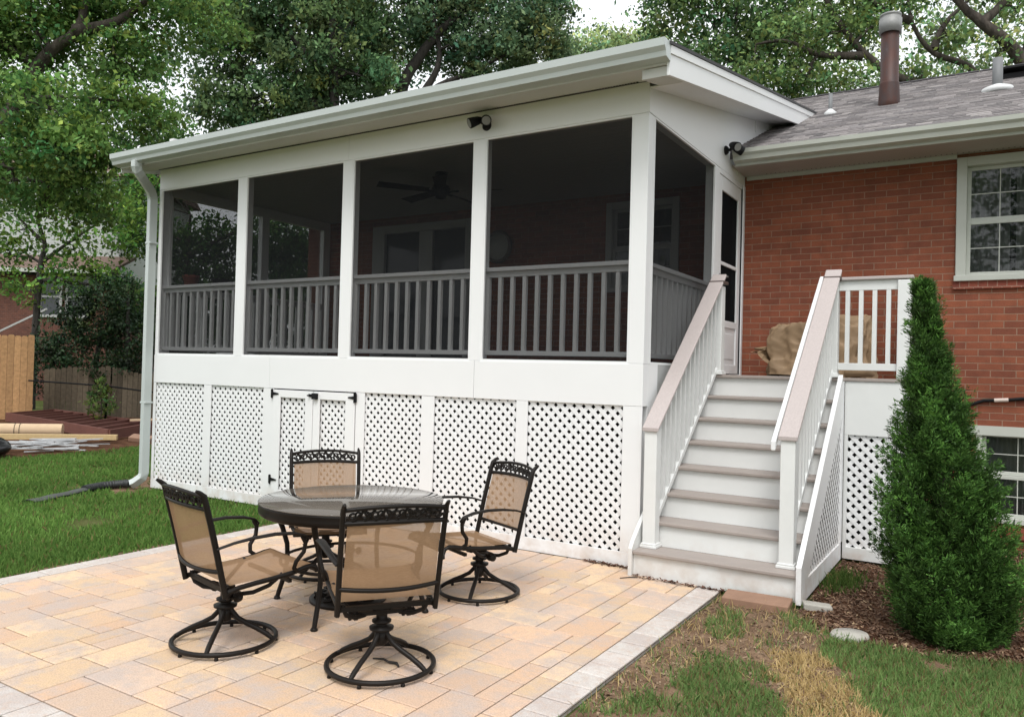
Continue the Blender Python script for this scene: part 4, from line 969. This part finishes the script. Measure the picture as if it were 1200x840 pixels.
def bagf(u,v):
    a=u*2*math.pi; r=.42*math.sin(math.pi*min(1,.08+v*.92)); p=V((math.cos(a)*r,math.sin(a)*r,.34*(1-math.cos(math.pi*v))/2)); n=MN.noise(p*6)*.06+MN.noise(p*15)*.025
    return (p.x*(1+n*2),p.y*(1+n*2),p.z+n*.5)
o=tag(MB().grid(bagf,40,20).build('plastic_bag',M['bagmat']),'black plastic bag lying at the end of the scrap strips','bag'); o.location=(-10.75,.15,G)
o=tag(MB().beam((-13.2,4.15,.24),(-12.7,4.5,.27),.10,.04).build('wood_offcut',M['carpet']),'pale wood offcut lying on the red frame','offcut')
o=tag(MB().box(-.2,-.12,-.05,.2,.12,.05).build('rubble_brick',M['slab'],bevel=.02),'reddish rubble brick below the end of the red frame','brick'); o.location=(-11.35,3.2,.03); o.rotation_euler=(.2,.1,.6)

# ------------------------------------------------------------------ neighbour house
nh=thing('neighbour_house','neighbouring brick house with pale siding above and brown lower roof, half hidden by trees','house',(-27,9,G))
o0=V((-30.5,6.9,0)); e1=V((.86,.51,0)).normalized(); e2=V((-e1.y,e1.x,0))
def Q(u,v,z): return o0+e1*u+e2*v+V((0,0,z))
def qbox(mb,u0,v0,z0,u1,v1,z1):
    return mb.prism([Q(u0,v0,z0),Q(u1,v0,z0),Q(u1,v1,z0),Q(u0,v1,z0)],(0,0,z1-z0))
qb=MB(); qbox(qb,0,0,G,6.8,7,4.45); qb.build('wall',M['farbrick'],nh)
qb=MB()
for i in range(22): 
    z=5.0+i*.16; qb.prism([Q(0.3,1.2,z),Q(6.6,1.2,z),Q(6.6,1.17,z),Q(.3,1.17,z)],(0,0,.155))
qbox(qb,.3,1.205,4.5,6.6,7,8.4); qb.build('siding',M['siding'],nh)
qb=MB(); qb.prism([Q(-.4,-.55,4.62),Q(-.4,1.2,5.35),Q(-.4,1.2,5.25),Q(-.4,-.55,4.52)],e1*7.6); rf=qb.build('roof',M['brownroof'],nh)
qb=MB(); qb.prism([Q(-.2,.9,8.3),Q(-.2,4.1,10.0),Q(-.2,7.3,8.3)],e1*7.2); qb.build('upper_roof',M['brownroof'],nh)
qb=MB(); qbox(qb,-.4,-.62,4.5,7.2,-.551,4.64); qb.build('gutter',M['housewhite'],nh)
for (u0,u1,z0,z1) in ((1.2,2.3,3.3,4.35),(4.45,5.1,3.05,4.35),(5.4,6.1,3.05,4.35)):
    qb=MB(); qbox(qb,u0-.09,-.05,z0-.09,u0,-.002,z1+.09); qbox(qb,u1,-.05,z0-.09,u1+.09,-.002,z1+.09); qbox(qb,u0,-.05,z1,u1,-.002,z1+.09); qbox(qb,u0,-.07,z0-.09,u1,-.002,z0); qbox(qb,u0,-.045,(z0+z1)/2-.03,u1,-.012,(z0+z1)/2+.03)
    wn=qb.build('window',M['interior'],nh); qb=MB(); qbox(qb,u0,-.02,z0,u1,-.005,z1); qb.build('pane',M['darkglass'],wn)
qb=MB(); qb.beam(Q(3.3,-1.3,2.1),Q(5.2,-.9,3.2),.05,.06); qb.beam(Q(3.3,-1.3,1.4),Q(3.3,-1.3,2.1),.06,.06,(1,0,0)); qb.build('stair_rail',M['interior'],nh)

# ------------------------------------------------------------------ trees
def leafpoly(c,size,asp,cols,name,m,parent,up=.5):
    n=len(c); d=rng.normal(0,1,(n,3)); d[:,2]-=.35; d/=np.linalg.norm(d,axis=1)[:,None]
    nn=rng.normal(0,1,(n,3)); nn[:,2]+=up*2; e=np.cross(d,nn); e/=np.linalg.norm(e,axis=1)[:,None]+1e-9
    s=(size*np.clip(rng.lognormal(-.05,.38,n),.45,1.8))[:,None]
    P=np.stack([c-d*s*.5,c+e*s*asp*.5+d*s*.02,c+d*s*.55,c-e*s*asp*.5-d*s*.02],1)
    return quads(name,P,m,cols,parent)
def crown_points(blobs,per,clump=.30,sub=30,flat=.8,spread=1.0):
    pts=[]; shade=[]
    for (x,y,z,r) in blobs:
        k=rng.normal(0,1,(sub,3)); k/=np.linalg.norm(k,axis=1)[:,None]; k*=(rng.uniform(.25,1,(sub,1))**.5)*r*spread; k[:,2]*=flat
        cs=rng.uniform(.42,1.5,sub)*(1+.5*k[:,2]/r)  # upper clumps lighter, lower ones darker: light and shade put into the leaf colour
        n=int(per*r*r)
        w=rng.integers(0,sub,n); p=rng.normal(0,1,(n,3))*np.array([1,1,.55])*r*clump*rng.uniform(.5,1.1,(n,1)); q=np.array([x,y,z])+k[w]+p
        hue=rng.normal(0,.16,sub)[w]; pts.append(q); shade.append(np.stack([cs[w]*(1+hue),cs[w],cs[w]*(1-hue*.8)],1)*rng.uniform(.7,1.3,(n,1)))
    return np.concatenate(pts),np.concatenate(shade)
def skeleton(limbs,blobs,r0,m,parent,twigs=5):
    mb=MB(); allp=[]
    for i,l in enumerate(limbs):
        L=[V(p) for p in l]; sm=[]
        for a in range(len(L)-1):
            for k in range(4):
                t=k/4; p0=L[max(a-1,0)]; p1=L[a]; p2=L[a+1]; p3=L[min(a+2,len(L)-1)]
                sm.append(.5*((2*p1)+(p2-p0)*t+(2*p0-5*p1+4*p2-p3)*t*t+(3*p1-p0-3*p2+p3)*t**3))
        sm.append(L[-1])
        ra=r0 if i==0 else r0*.55; rb=r0*.22 if i==0 else r0*.12
        rr=[ra+(rb-ra)*(k/(len(sm)-1))**.8 for k in range(len(sm))]
        mb.tube([p+V((random.gauss(0,.02),random.gauss(0,.02),0))*r0*2 for p in sm],rr,9); allp+=list(zip(sm,rr))
    for (x,y,z,r) in blobs:
        c=V((x,y,z)); p,pr=min(allp,key=lambda q:(q[0]-c).length+ (0.6*(q[0].z-c.z) if q[0].z>c.z else 0))
        mid=p.lerp(c,.5)+V((random.gauss(0,.12),random.gauss(0,.12),.12))*r; rr=min(pr*.6,.05*r+.02)
        mb.tube([p,mid,c],[rr,rr*.7,rr*.35],6)
        for _ in range(twigs):
            d=V((random.gauss(0,1),random.gauss(0,1),random.gauss(.1,.7))).normalized()*r*random.uniform(.6,.95)
            s=mid.lerp(c,random.uniform(.2,1)); mb.tube([s,s+d*.5+V((0,0,.06*r)),s+d],[rr*.4,rr*.25,rr*.1],5)
    return mb.build('trunk',m,parent)
def tree(label,limbs,blobs,r0,leaf,per,ca,cb,m='bark',back=0,cat='tree',name='tree',clump=.30,asp=.62,group='trees around the houses',axis=V((-.52,.85,0)),twigs=5,sub=30):
    bp=limbs[0][0]; t=thing(name,label,cat,(bp[0],bp[1],G),0,group)
    bl=list(blobs)
    for k in range(back):
        bl+=[(x+axis.x*r*(1.0+.7*k)+random.gauss(0,.3)*r,y+axis.y*r*(1+.7*k)+random.gauss(0,.3)*r,z+random.gauss(0,.25)*r,r) for x,y,z,r in blobs]
    off=np.array([bp[0],bp[1],G])
    l0=[[(p[0],p[1],G-.1) if (i==0 and j==0) else p for j,p in enumerate(l)] for i,l in enumerate(limbs)]
    skeleton(l0,bl if back==0 else blobs,r0,M[m],t,twigs)
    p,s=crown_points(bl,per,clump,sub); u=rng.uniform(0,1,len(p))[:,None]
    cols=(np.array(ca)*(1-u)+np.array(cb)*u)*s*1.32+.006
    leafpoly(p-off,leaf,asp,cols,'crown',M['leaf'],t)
    return t
G1,G2=(.030,.070,.012),(.080,.145,.022)
tree('tall maple leaning in from the left edge, its curved limb high over the lawn',
 [[(-15.3,1.1,-0.2),(-15.1,1.2,2.9),(-14.7,1.4,4.6),(-14.2,1.7,5.7),(-13.8,2.0,6.5),(-13.3,2.2,7.3),(-12.8,2.5,7.8),(-12.7,2.6,8.4),(-12.7,2.6,9.7)],[(-12.8,2.5,7.8),(-12.2,2.9,8.0),(-11.7,3.2,8.4),(-10.7,3.8,9.3)]],
 [(-13.6,2.0,7.9,0.95),(-12.2,2.9,7.4,0.62),(-12.4,1.8,6.1,0.8),(-12.1,3.0,6.5,0.6),(-13.7,2.0,5.1,0.90),(-12.0,2.0,5.3,0.65),(-12.5,2.7,8.9,0.9),(-11.4,3.4,8.8,0.9),(-13.7,2.0,9.0,0.99),(-14.6,1.4,6.7,0.99),(-12.8,2.7,4.8,0.6),(-14.5,1.5,8.0,0.99)],
 .24,.088,2900,(.058,.125,.028),(.165,.26,.070),back=1,clump=.30,sub=40)
tree('small slender tree with light leaves growing in front of the neighbouring house',
 [[(-21.9,6.5,0.2),(-21.8,6.5,2.2),(-21.6,6.5,4.3),(-21.6,6.6,4.8),(-21.7,6.4,5.8),(-21.4,6.6,7.0)],[(-21.6,6.5,4.3),(-20.9,7.0,5.0),(-19.9,7.6,5.8)],[(-21.7,6.5,5.0),(-22.3,6.1,5.7)],[(-21.6,6.6,3.8),(-20.3,7.4,3.7),(-19.7,7.8,3.8)]],
 [(-22.3,6.1,5.2,0.88),(-21.0,6.9,5.7,0.96),(-19.9,7.6,6.2,0.88),(-21.4,6.6,6.7,1.01),(-19.7,7.7,4.9,0.66),(-22.5,6.0,6.2,0.88),(-19.2,8.0,5.8,0.63),(-19.5,7.8,7.0,0.88),(-22.4,6.1,3.7,0.5),(-20.3,7.3,4.3,0.6),(-21.2,6.8,4.1,0.5),(-21.8,6.4,3.4,.5),(-20.9,6.9,3.6,.55),(-19.9,7.6,3.9,.55),(-22.4,6.0,4.5,.6),(-20.8,6.9,4.9,.7)],
 .13,.115,900,(.05,.12,.022),(.14,.24,.045),m='barkdark',clump=.36)
tree('dark dense tree rising behind the left half of the porch roof',
 [[(-13.5,10.4,0.3),(-13.6,10.3,7.0),(-13.6,10.2,8.9),(-13.7,10.1,11.8),(-13.8,10.0,13.7)],[(-13.6,10.2,8.0),(-14.1,9.9,8.9),(-14.5,9.7,9.6),(-14.7,9.5,10.6)],[(-13.7,10.2,10.4),(-13.1,10.5,11.4)],[(-13.6,10.2,9.4),(-15.1,9.2,11.3)]],
 [(-16.5,8.4,10.3,1.15),(-15.5,9.0,11.3,1.33),(-14.5,9.7,10.1,1.33),(-13.5,10.3,11.1,1.33),(-16.3,8.5,8.8,0.96),(-15.3,9.2,8.9,1.09),(-14.1,9.9,8.9,0.96),(-17.0,8.1,11.7,0.9),(-13.0,10.6,9.7,0.96),(-15.8,8.8,12.7,1.45),(-13.7,10.1,12.8,1.45),(-15.4,9.1,7.6,.8),(-14.5,9.8,7.8,.8)],
 .26,.115,1900,(.055,.105,.045),(.15,.235,.10),m='barkdark',back=1,clump=.27,sub=26)  # greyed leaf colours stand in for distance haze
tree('broad tree with forked dark limbs behind the middle of the porch roof',
 [[(-12.9,13.1,0.2),(-13.1,12.9,7.6),(-13.3,12.7,9.8),(-12.9,13.0,11.0),(-12.1,13.4,12.1),(-11.3,13.9,12.9),(-10.7,14.3,13.9)],[(-13.2,12.8,9.1),(-12.6,13.1,10.1),(-12.3,13.3,11.0),(-12.5,13.2,12.3),(-12.7,13.0,14.2)],[(-13.2,12.8,8.9),(-12.5,13.2,10.0),(-11.6,13.8,10.6),(-10.4,14.5,11.3)],[(-13.1,12.9,8.6),(-14.0,12.3,10.2),(-14.2,12.1,11.7)]],
 [(-13.8,12.4,12.0,1.32),(-12.5,13.2,12.3,1.1),(-11.1,14.1,12.1,1.18),(-10.0,14.8,11.9,1.05),(-10.4,14.5,11.1,0.7),(-14.1,12.2,10.7,0.7),(-11.8,13.7,11.3,0.7),(-12.7,13.0,13.9,1.58),(-10.9,14.2,13.4,1.32),(-9.5,15.0,12.7,0.79),(-11.3,14.0,10.5,0.5),(-9.3,15.2,11.7,0.58)],
 .28,.12,1650,(.065,.115,.056),(.17,.245,.125),m='barkdark',back=1,clump=.27,sub=26)  # haze mixed into the leaf colours here too
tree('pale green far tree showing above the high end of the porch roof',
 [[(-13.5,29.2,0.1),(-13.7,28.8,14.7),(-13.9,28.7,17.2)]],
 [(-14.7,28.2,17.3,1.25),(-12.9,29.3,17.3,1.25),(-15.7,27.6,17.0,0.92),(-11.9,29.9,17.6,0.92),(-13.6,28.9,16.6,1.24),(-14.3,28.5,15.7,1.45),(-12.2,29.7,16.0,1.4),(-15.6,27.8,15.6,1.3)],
 .3,.16,900,(.17,.25,.12),(.30,.38,.19),back=1,clump=.36)  # paler leaf colours for more distance haze
tree('slender leafy tree with thin upright stems behind the porch gable',
 [[(-3.3,14.3,1.7),(-3.4,14.2,6.8),(-3.4,14.2,9.0),(-3.4,14.1,11.2),(-3.4,14.1,12.5)],[(-3.4,14.2,8.1),(-2.6,14.6,9.9),(-2.4,14.7,11.2)],[(-3.4,14.2,9.8),(-4.2,13.6,10.9)]],
 [(-4.8,13.3,10.9,0.88),(-3.8,13.9,10.7,0.83),(-4.0,13.8,9.6,0.72),(-3.1,14.3,9.9,0.77),(-2.7,14.6,10.7,0.88),(-2.1,14.9,9.2,0.66),(-3.1,14.4,8.8,0.6),(-4.8,13.3,11.8,0.88),(-3.7,13.9,11.9,1.10),(-2.2,14.9,11.6,0.88),(-4.7,13.4,9.5,.6)],
 .075,.105,1500,(.065,.125,.05),(.16,.245,.095),m='barkdark',back=1,clump=.36)
tree('big spreading tree with bare crooked limbs behind the rusty flue',
 [[(2.3,16.6,1.9),(2.0,16.4,6.7),(1.6,16.1,8.1),(0.9,15.7,8.7),(0.2,15.2,8.9),(-0.5,14.8,9.5),(-1.1,14.4,10.4),(-1.5,14.1,11.3)],[(-0.5,14.8,9.4),(-1.4,14.2,9.4),(-2.1,13.8,9.7),(-2.7,13.4,9.6)],[(2.0,16.4,7.1),(1.9,16.3,9.0),(1.0,15.7,9.5),(0.5,15.4,10.3),(0.4,15.3,11.4)],[(0.5,15.4,10.3),(0.0,15.1,10.5),(-0.7,14.6,11.1)],[(1.0,15.7,9.6),(1.2,15.8,10.2),(1.8,16.1,10.9)],[(0.2,15.2,8.9),(-0.1,15.0,8.3)]],
 [(-1.9,13.9,9.9,0.85),(-1.0,14.4,9.9,0.7),(-0.7,14.7,8.7,0.67),(-1.6,14.1,8.8,0.62),(-0.3,14.9,10.1,0.55),(0.7,15.5,9.0,0.5),(1.3,15.8,9.9,0.5),(0.4,15.3,10.8,0.5),(-1.1,14.4,11.1,0.94),(1.6,16.1,8.8,0.46),(-2.6,13.5,8.9,0.58),(-0.3,14.8,11.2,0.83),(.3,15.6,8.4,.55)],
 .21,.10,1300,(.085,.15,.052),(.20,.29,.10),clump=.42,back=1,sub=44)
tree('dark limbed tree at the right edge beyond the roof ridge',
 [[(4.0,16.5,1.9),(3.6,16.1,6.4),(2.8,15.6,8.9),(2.0,15.1,9.8),(1.6,14.9,10.2),(0.9,14.4,11.1)],[(2.0,15.1,9.8),(2.5,15.4,10.4),(2.6,15.5,11.1)],[(2.8,15.6,8.9),(3.1,15.8,10.0)]],
 [(2.3,15.3,9.1,0.43),(2.7,15.5,10.1,0.5),(2.9,15.7,9.2,0.45),(1.8,15.0,10.5,0.42),(1.3,14.7,10.7,0.5),(2.5,15.4,10.8,0.6),(3.3,15.9,10.4,0.79)],
 .24,.10,900,(.08,.14,.05),(.19,.27,.095),clump=.48)
tree('low leafy tree seen through the left screens of the porch',
 [[(-21.5,11.4,0.1),(-21.5,11.3,4.0),(-21.4,11.3,6.6)],[(-21.4,11.3,5.2),(-19.5,12.5,6.4)]],
 [(-21.9,11.1,5.6,0.95),(-20.7,11.8,5.8,1.12),(-19.2,12.7,5.7,1.12),(-22.8,10.5,6.0,0.89),(-21.2,11.5,4.3,1.18),(-19.5,12.6,4.2,1.18),(-22.7,10.5,8.1,0.95),(-22.6,10.6,9.4,0.83),(-18.2,13.3,5.9,1.04),(-17.7,13.7,4.4,1.04),(-20.3,12.0,2.9,1.2),(-18.4,13.2,3.0,1.2),(-22.6,10.7,3.2,1.2),(-23.5,10,7.0,1.0)],
 .2,.13,1000,(.026,.065,.016),(.07,.14,.034),back=1,clump=.32)
tree('tall background tree behind the neighbouring house',
 [[(-33,14,0),(-33,14,7),(-32.8,14,12)]],
 [(-35,12.5,9.5,2.0),(-32.5,14.2,10.2,2.2),(-30.6,15.4,9.0,1.6),(-33.5,13.4,12.8,2.2),(-30.8,15.2,12.6,2.0),(-31.5,14.8,15,2.2),(-35.5,12,13,2.1)],
 .4,.18,700,(.05,.11,.028),(.13,.21,.055),clump=.32)
tree('round crowned background tree beyond the low leafy tree',
 [[(-25,22,0),(-25,22,5),(-25,22,8)]],
 [(-27,20.5,7.6,1.7),(-25,22,8.6,1.9),(-22.8,23.6,8.0,1.8),(-26,21.2,10.6,1.7),(-23.8,22.8,11.0,1.6),(-21.2,24.8,6.2,1.8),(-26.5,21,5.4,1.8),(-24,22.6,5.6,1.9)],
 .32,.17,700,(.045,.105,.03),(.12,.2,.055),clump=.32)
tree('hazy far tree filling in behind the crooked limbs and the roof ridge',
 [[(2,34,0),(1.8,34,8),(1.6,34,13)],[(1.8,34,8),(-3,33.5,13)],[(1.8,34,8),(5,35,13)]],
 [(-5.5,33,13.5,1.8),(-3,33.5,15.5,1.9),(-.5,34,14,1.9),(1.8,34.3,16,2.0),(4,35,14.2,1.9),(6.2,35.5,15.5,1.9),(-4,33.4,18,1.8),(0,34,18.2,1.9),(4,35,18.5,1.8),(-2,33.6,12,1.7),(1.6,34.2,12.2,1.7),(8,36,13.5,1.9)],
 .34,.19,420,(.15,.22,.11),(.27,.34,.17),clump=.36)  # haze is carried by the pale, greyed leaf colours
for lab,bx_,by_ in (('unseen leafy tree behind the camera, added for the brick house windows to mirror',4.5,-19.),('second unseen leafy tree behind the camera, added for reflections',-5.,-21.)):  # unseen trees, added so the glass has something to reflect
    tree(lab,[[(bx_,by_,0),(bx_+.2,by_,4),(bx_,by_,8)],[(bx_+.1,by_,3.5),(bx_+2.2,by_,6.5)],[(bx_+.1,by_,4.2),(bx_-2.2,by_,7)]],
     [(bx_,by_,8.5,2.1),(bx_+2.3,by_,7.,2.0),(bx_-2.3,by_,7.2,2.0),(bx_+1,by_,10.5,1.8),(bx_-1.2,by_,10.3,1.8),(bx_+.2,by_-.5,6.0,1.8),(bx_+3.6,by_,5.2,1.4),(bx_-3.7,by_,5.4,1.5)],.3,.2,300,(.045,.10,.025),(.13,.21,.06),clump=.32)
# dark evergreen shrubs behind the grey fence
for i,(lab,bl) in enumerate((('dark evergreen shrub at the porch corner, tallest of the hedge',[(-18.0,7.0,3.0,.85),(-18.0,7.0,2.0,.94),(-17.8,7.2,1.2,.85),(-18.2,6.9,3.5,.5),(-17.0,8.0,2.2,1.0),(-16.8,8.2,1.0,1.0)]),
      ('dark evergreen shrub behind the middle of the grey fence',[(-18.7,6.7,2.5,.8),(-18.8,6.6,1.4,.94),(-19.2,6.3,2.7,.5),(-19.1,6.3,3.2,.55),(-18.6,6.7,3.3,.5)]),
      ('dark evergreen shrub next to the tan fence',[(-19.6,6.1,2.0,.75),(-19.8,5.9,1.1,.8),(-19.9,5.8,1.6,.66)]))):
    b0=bl[1]; t=thing('evergreen_shrub',lab,'shrub',(b0[0],b0[1],G),0,'dark evergreens behind the fence')
    MB().tube([(b0[0],b0[1],G),(b0[0]+.05,b0[1],b0[2]),(bl[0][0],bl[0][1],bl[0][2]+.2)],[.09,.07,.03],8).build('trunk',M['barkdark'],t)
    p,s=crown_points(bl,3800,.27,34,.95); u=rng.uniform(0,1,len(p))[:,None]; cols=(np.array([.010,.026,.010])*(1-u)+np.array([.028,.06,.018])*u)*s
    leafpoly(p-np.array([b0[0],b0[1],G]),.075,.5,cols,'crown',M['needle'],t)
# sapling by the chain link post
t=thing('sapling','young pale leaved sapling beside the dark fence post','sapling',(-15.0,4.55,G))
MB().tube([(-15.0,4.55,G),(-14.98,4.56,.4),(-15.02,4.54,.95)],[.014,.011,.005],6).build('stem',M['bark'],t)
bl=[(-15.0,4.55,.25,.18),(-15.15,4.48,.45,.2),(-14.85,4.65,.5,.2),(-15.0,4.55,.72,.2),(-15.03,4.53,.95,.15)]
p,s=crown_points(bl,3000,.4,14); u=rng.uniform(0,1,len(p))[:,None]; cols=(np.array([.09,.15,.035])*(1-u)+np.array([.20,.27,.08])*u)*s
leafpoly(p-np.array([-15.0,4.55,G]),.085,.42,cols,'leaves',M['leaf'],t)
# ivy hanging on the grey fence
bl=[(-17.75,6.1,1.0,.22),(-17.7,6.13,.7,.22),(-17.85,5.95,1.15,.2)]
p,s=crown_points(bl,3000,.4,12); cols=np.tile([.02,.045,.012],(len(p),1))*s
tag(leafpoly(p,.07,.7,cols,'ivy_vine',M['leaf'],None),'dark ivy hanging over the grey fence','ivy')

# arborvitae in the mulch bed
t=thing('arborvitae','conical green arborvitae standing in the mulch by the landing','evergreen',(2.13,-.32,G))
A0,A1=np.array([2.13,-.32,G]),np.array([1.925,-.16,2.14])
MB().tube([V(A0),V(A0*.5+A1*.5),V(A1)],[.05,.035,.008],8).build('trunk',M['bark'],t)
PS_,PR_=[0,.05,.17,.3,.41,.54,.66,.78,.9,.97,1],np.array([50,72,81,78,70,55,40,27,14,6,1])*.0051
ns=2700; hs_=np.interp(rng.uniform(0,1,ns),np.cumsum(PR_+.05)/np.sum(PR_+.05),PS_); hs_=np.clip(hs_,0,.985); hs_[:14]=rng.uniform(.97,1.0,14); az=rng.uniform(0,2*np.pi,ns)
pr=np.interp(hs_,PS_,PR_)*(1+.11*np.sin(az*3+hs_*9)+.09*np.sin(az*7-hs_*21)+.06*np.sin(az*13+hs_*40))
allP=[];allC=[]
for i in range(ns):
    s_=hs_[i]; a=az[i]; rad=np.array([np.cos(a),np.sin(a),0]); R0=max(.03,pr[i]*rng.uniform(.84,1.04)+rng.exponential(.018))
    ln=min(R0*.6,.17)*rng.uniform(.7,1.15)+.03; root=A0+(A1-A0)*s_+rad*max(R0-ln,.0)-np.array([0,0,ln*.4])
    out=rad*rng.uniform(.55,1.0)+np.array([0,0,rng.uniform(.55,1.5)]); out/=np.linalg.norm(out)
    n=78; u=rng.uniform(0,1,n)**.8; tang=np.array([-np.sin(a),np.cos(a),0]); ft=rng.uniform(-.9,.9); fan=np.cos(ft)*tang+np.sin(ft)*np.cross(out,tang)
    off=rng.uniform(-1,1,n)*(.052*np.sin(np.pi*np.clip(u*.85+.12,0,1))+.006)
    c=root+out*(ln*u)[:,None]+fan*off[:,None]+np.array([0,0,-.9])*(off**2*6)[:,None]+rng.normal(0,.006,(n,3))
    d=out*.9+fan*(np.sign(off)*.7)[:,None]+rng.normal(0,.30,(n,3)); d/=np.linalg.norm(d,axis=1)[:,None]
    nrm=np.cross(out,fan); e=np.cross(d,nrm+rng.normal(0,.35,(n,3))); e/=np.linalg.norm(e,axis=1)[:,None]; L_=rng.uniform(.010,.028,n)[:,None]; W_=rng.uniform(.0028,.0062,n)[:,None]
    allP.append(np.stack([c-e*W_*.5,c+e*W_*.5,c+d*L_*.7+e*W_*.6,c+d*L_*1.2,c+d*L_*.7-e*W_*.6],1))
    b=rng.uniform(.4,1.6)*(1.+.35*np.sin(a*4+s_*13)); uu=rng.uniform(0,1,(n,1)); cc=(np.array([.030,.080,.018])*(1-uu)+np.array([.100,.205,.042])*uu)*b*(.25+1.0*u[:,None]); allC.append(cc)  # inner shade and lit tips of the sprays put into the colour
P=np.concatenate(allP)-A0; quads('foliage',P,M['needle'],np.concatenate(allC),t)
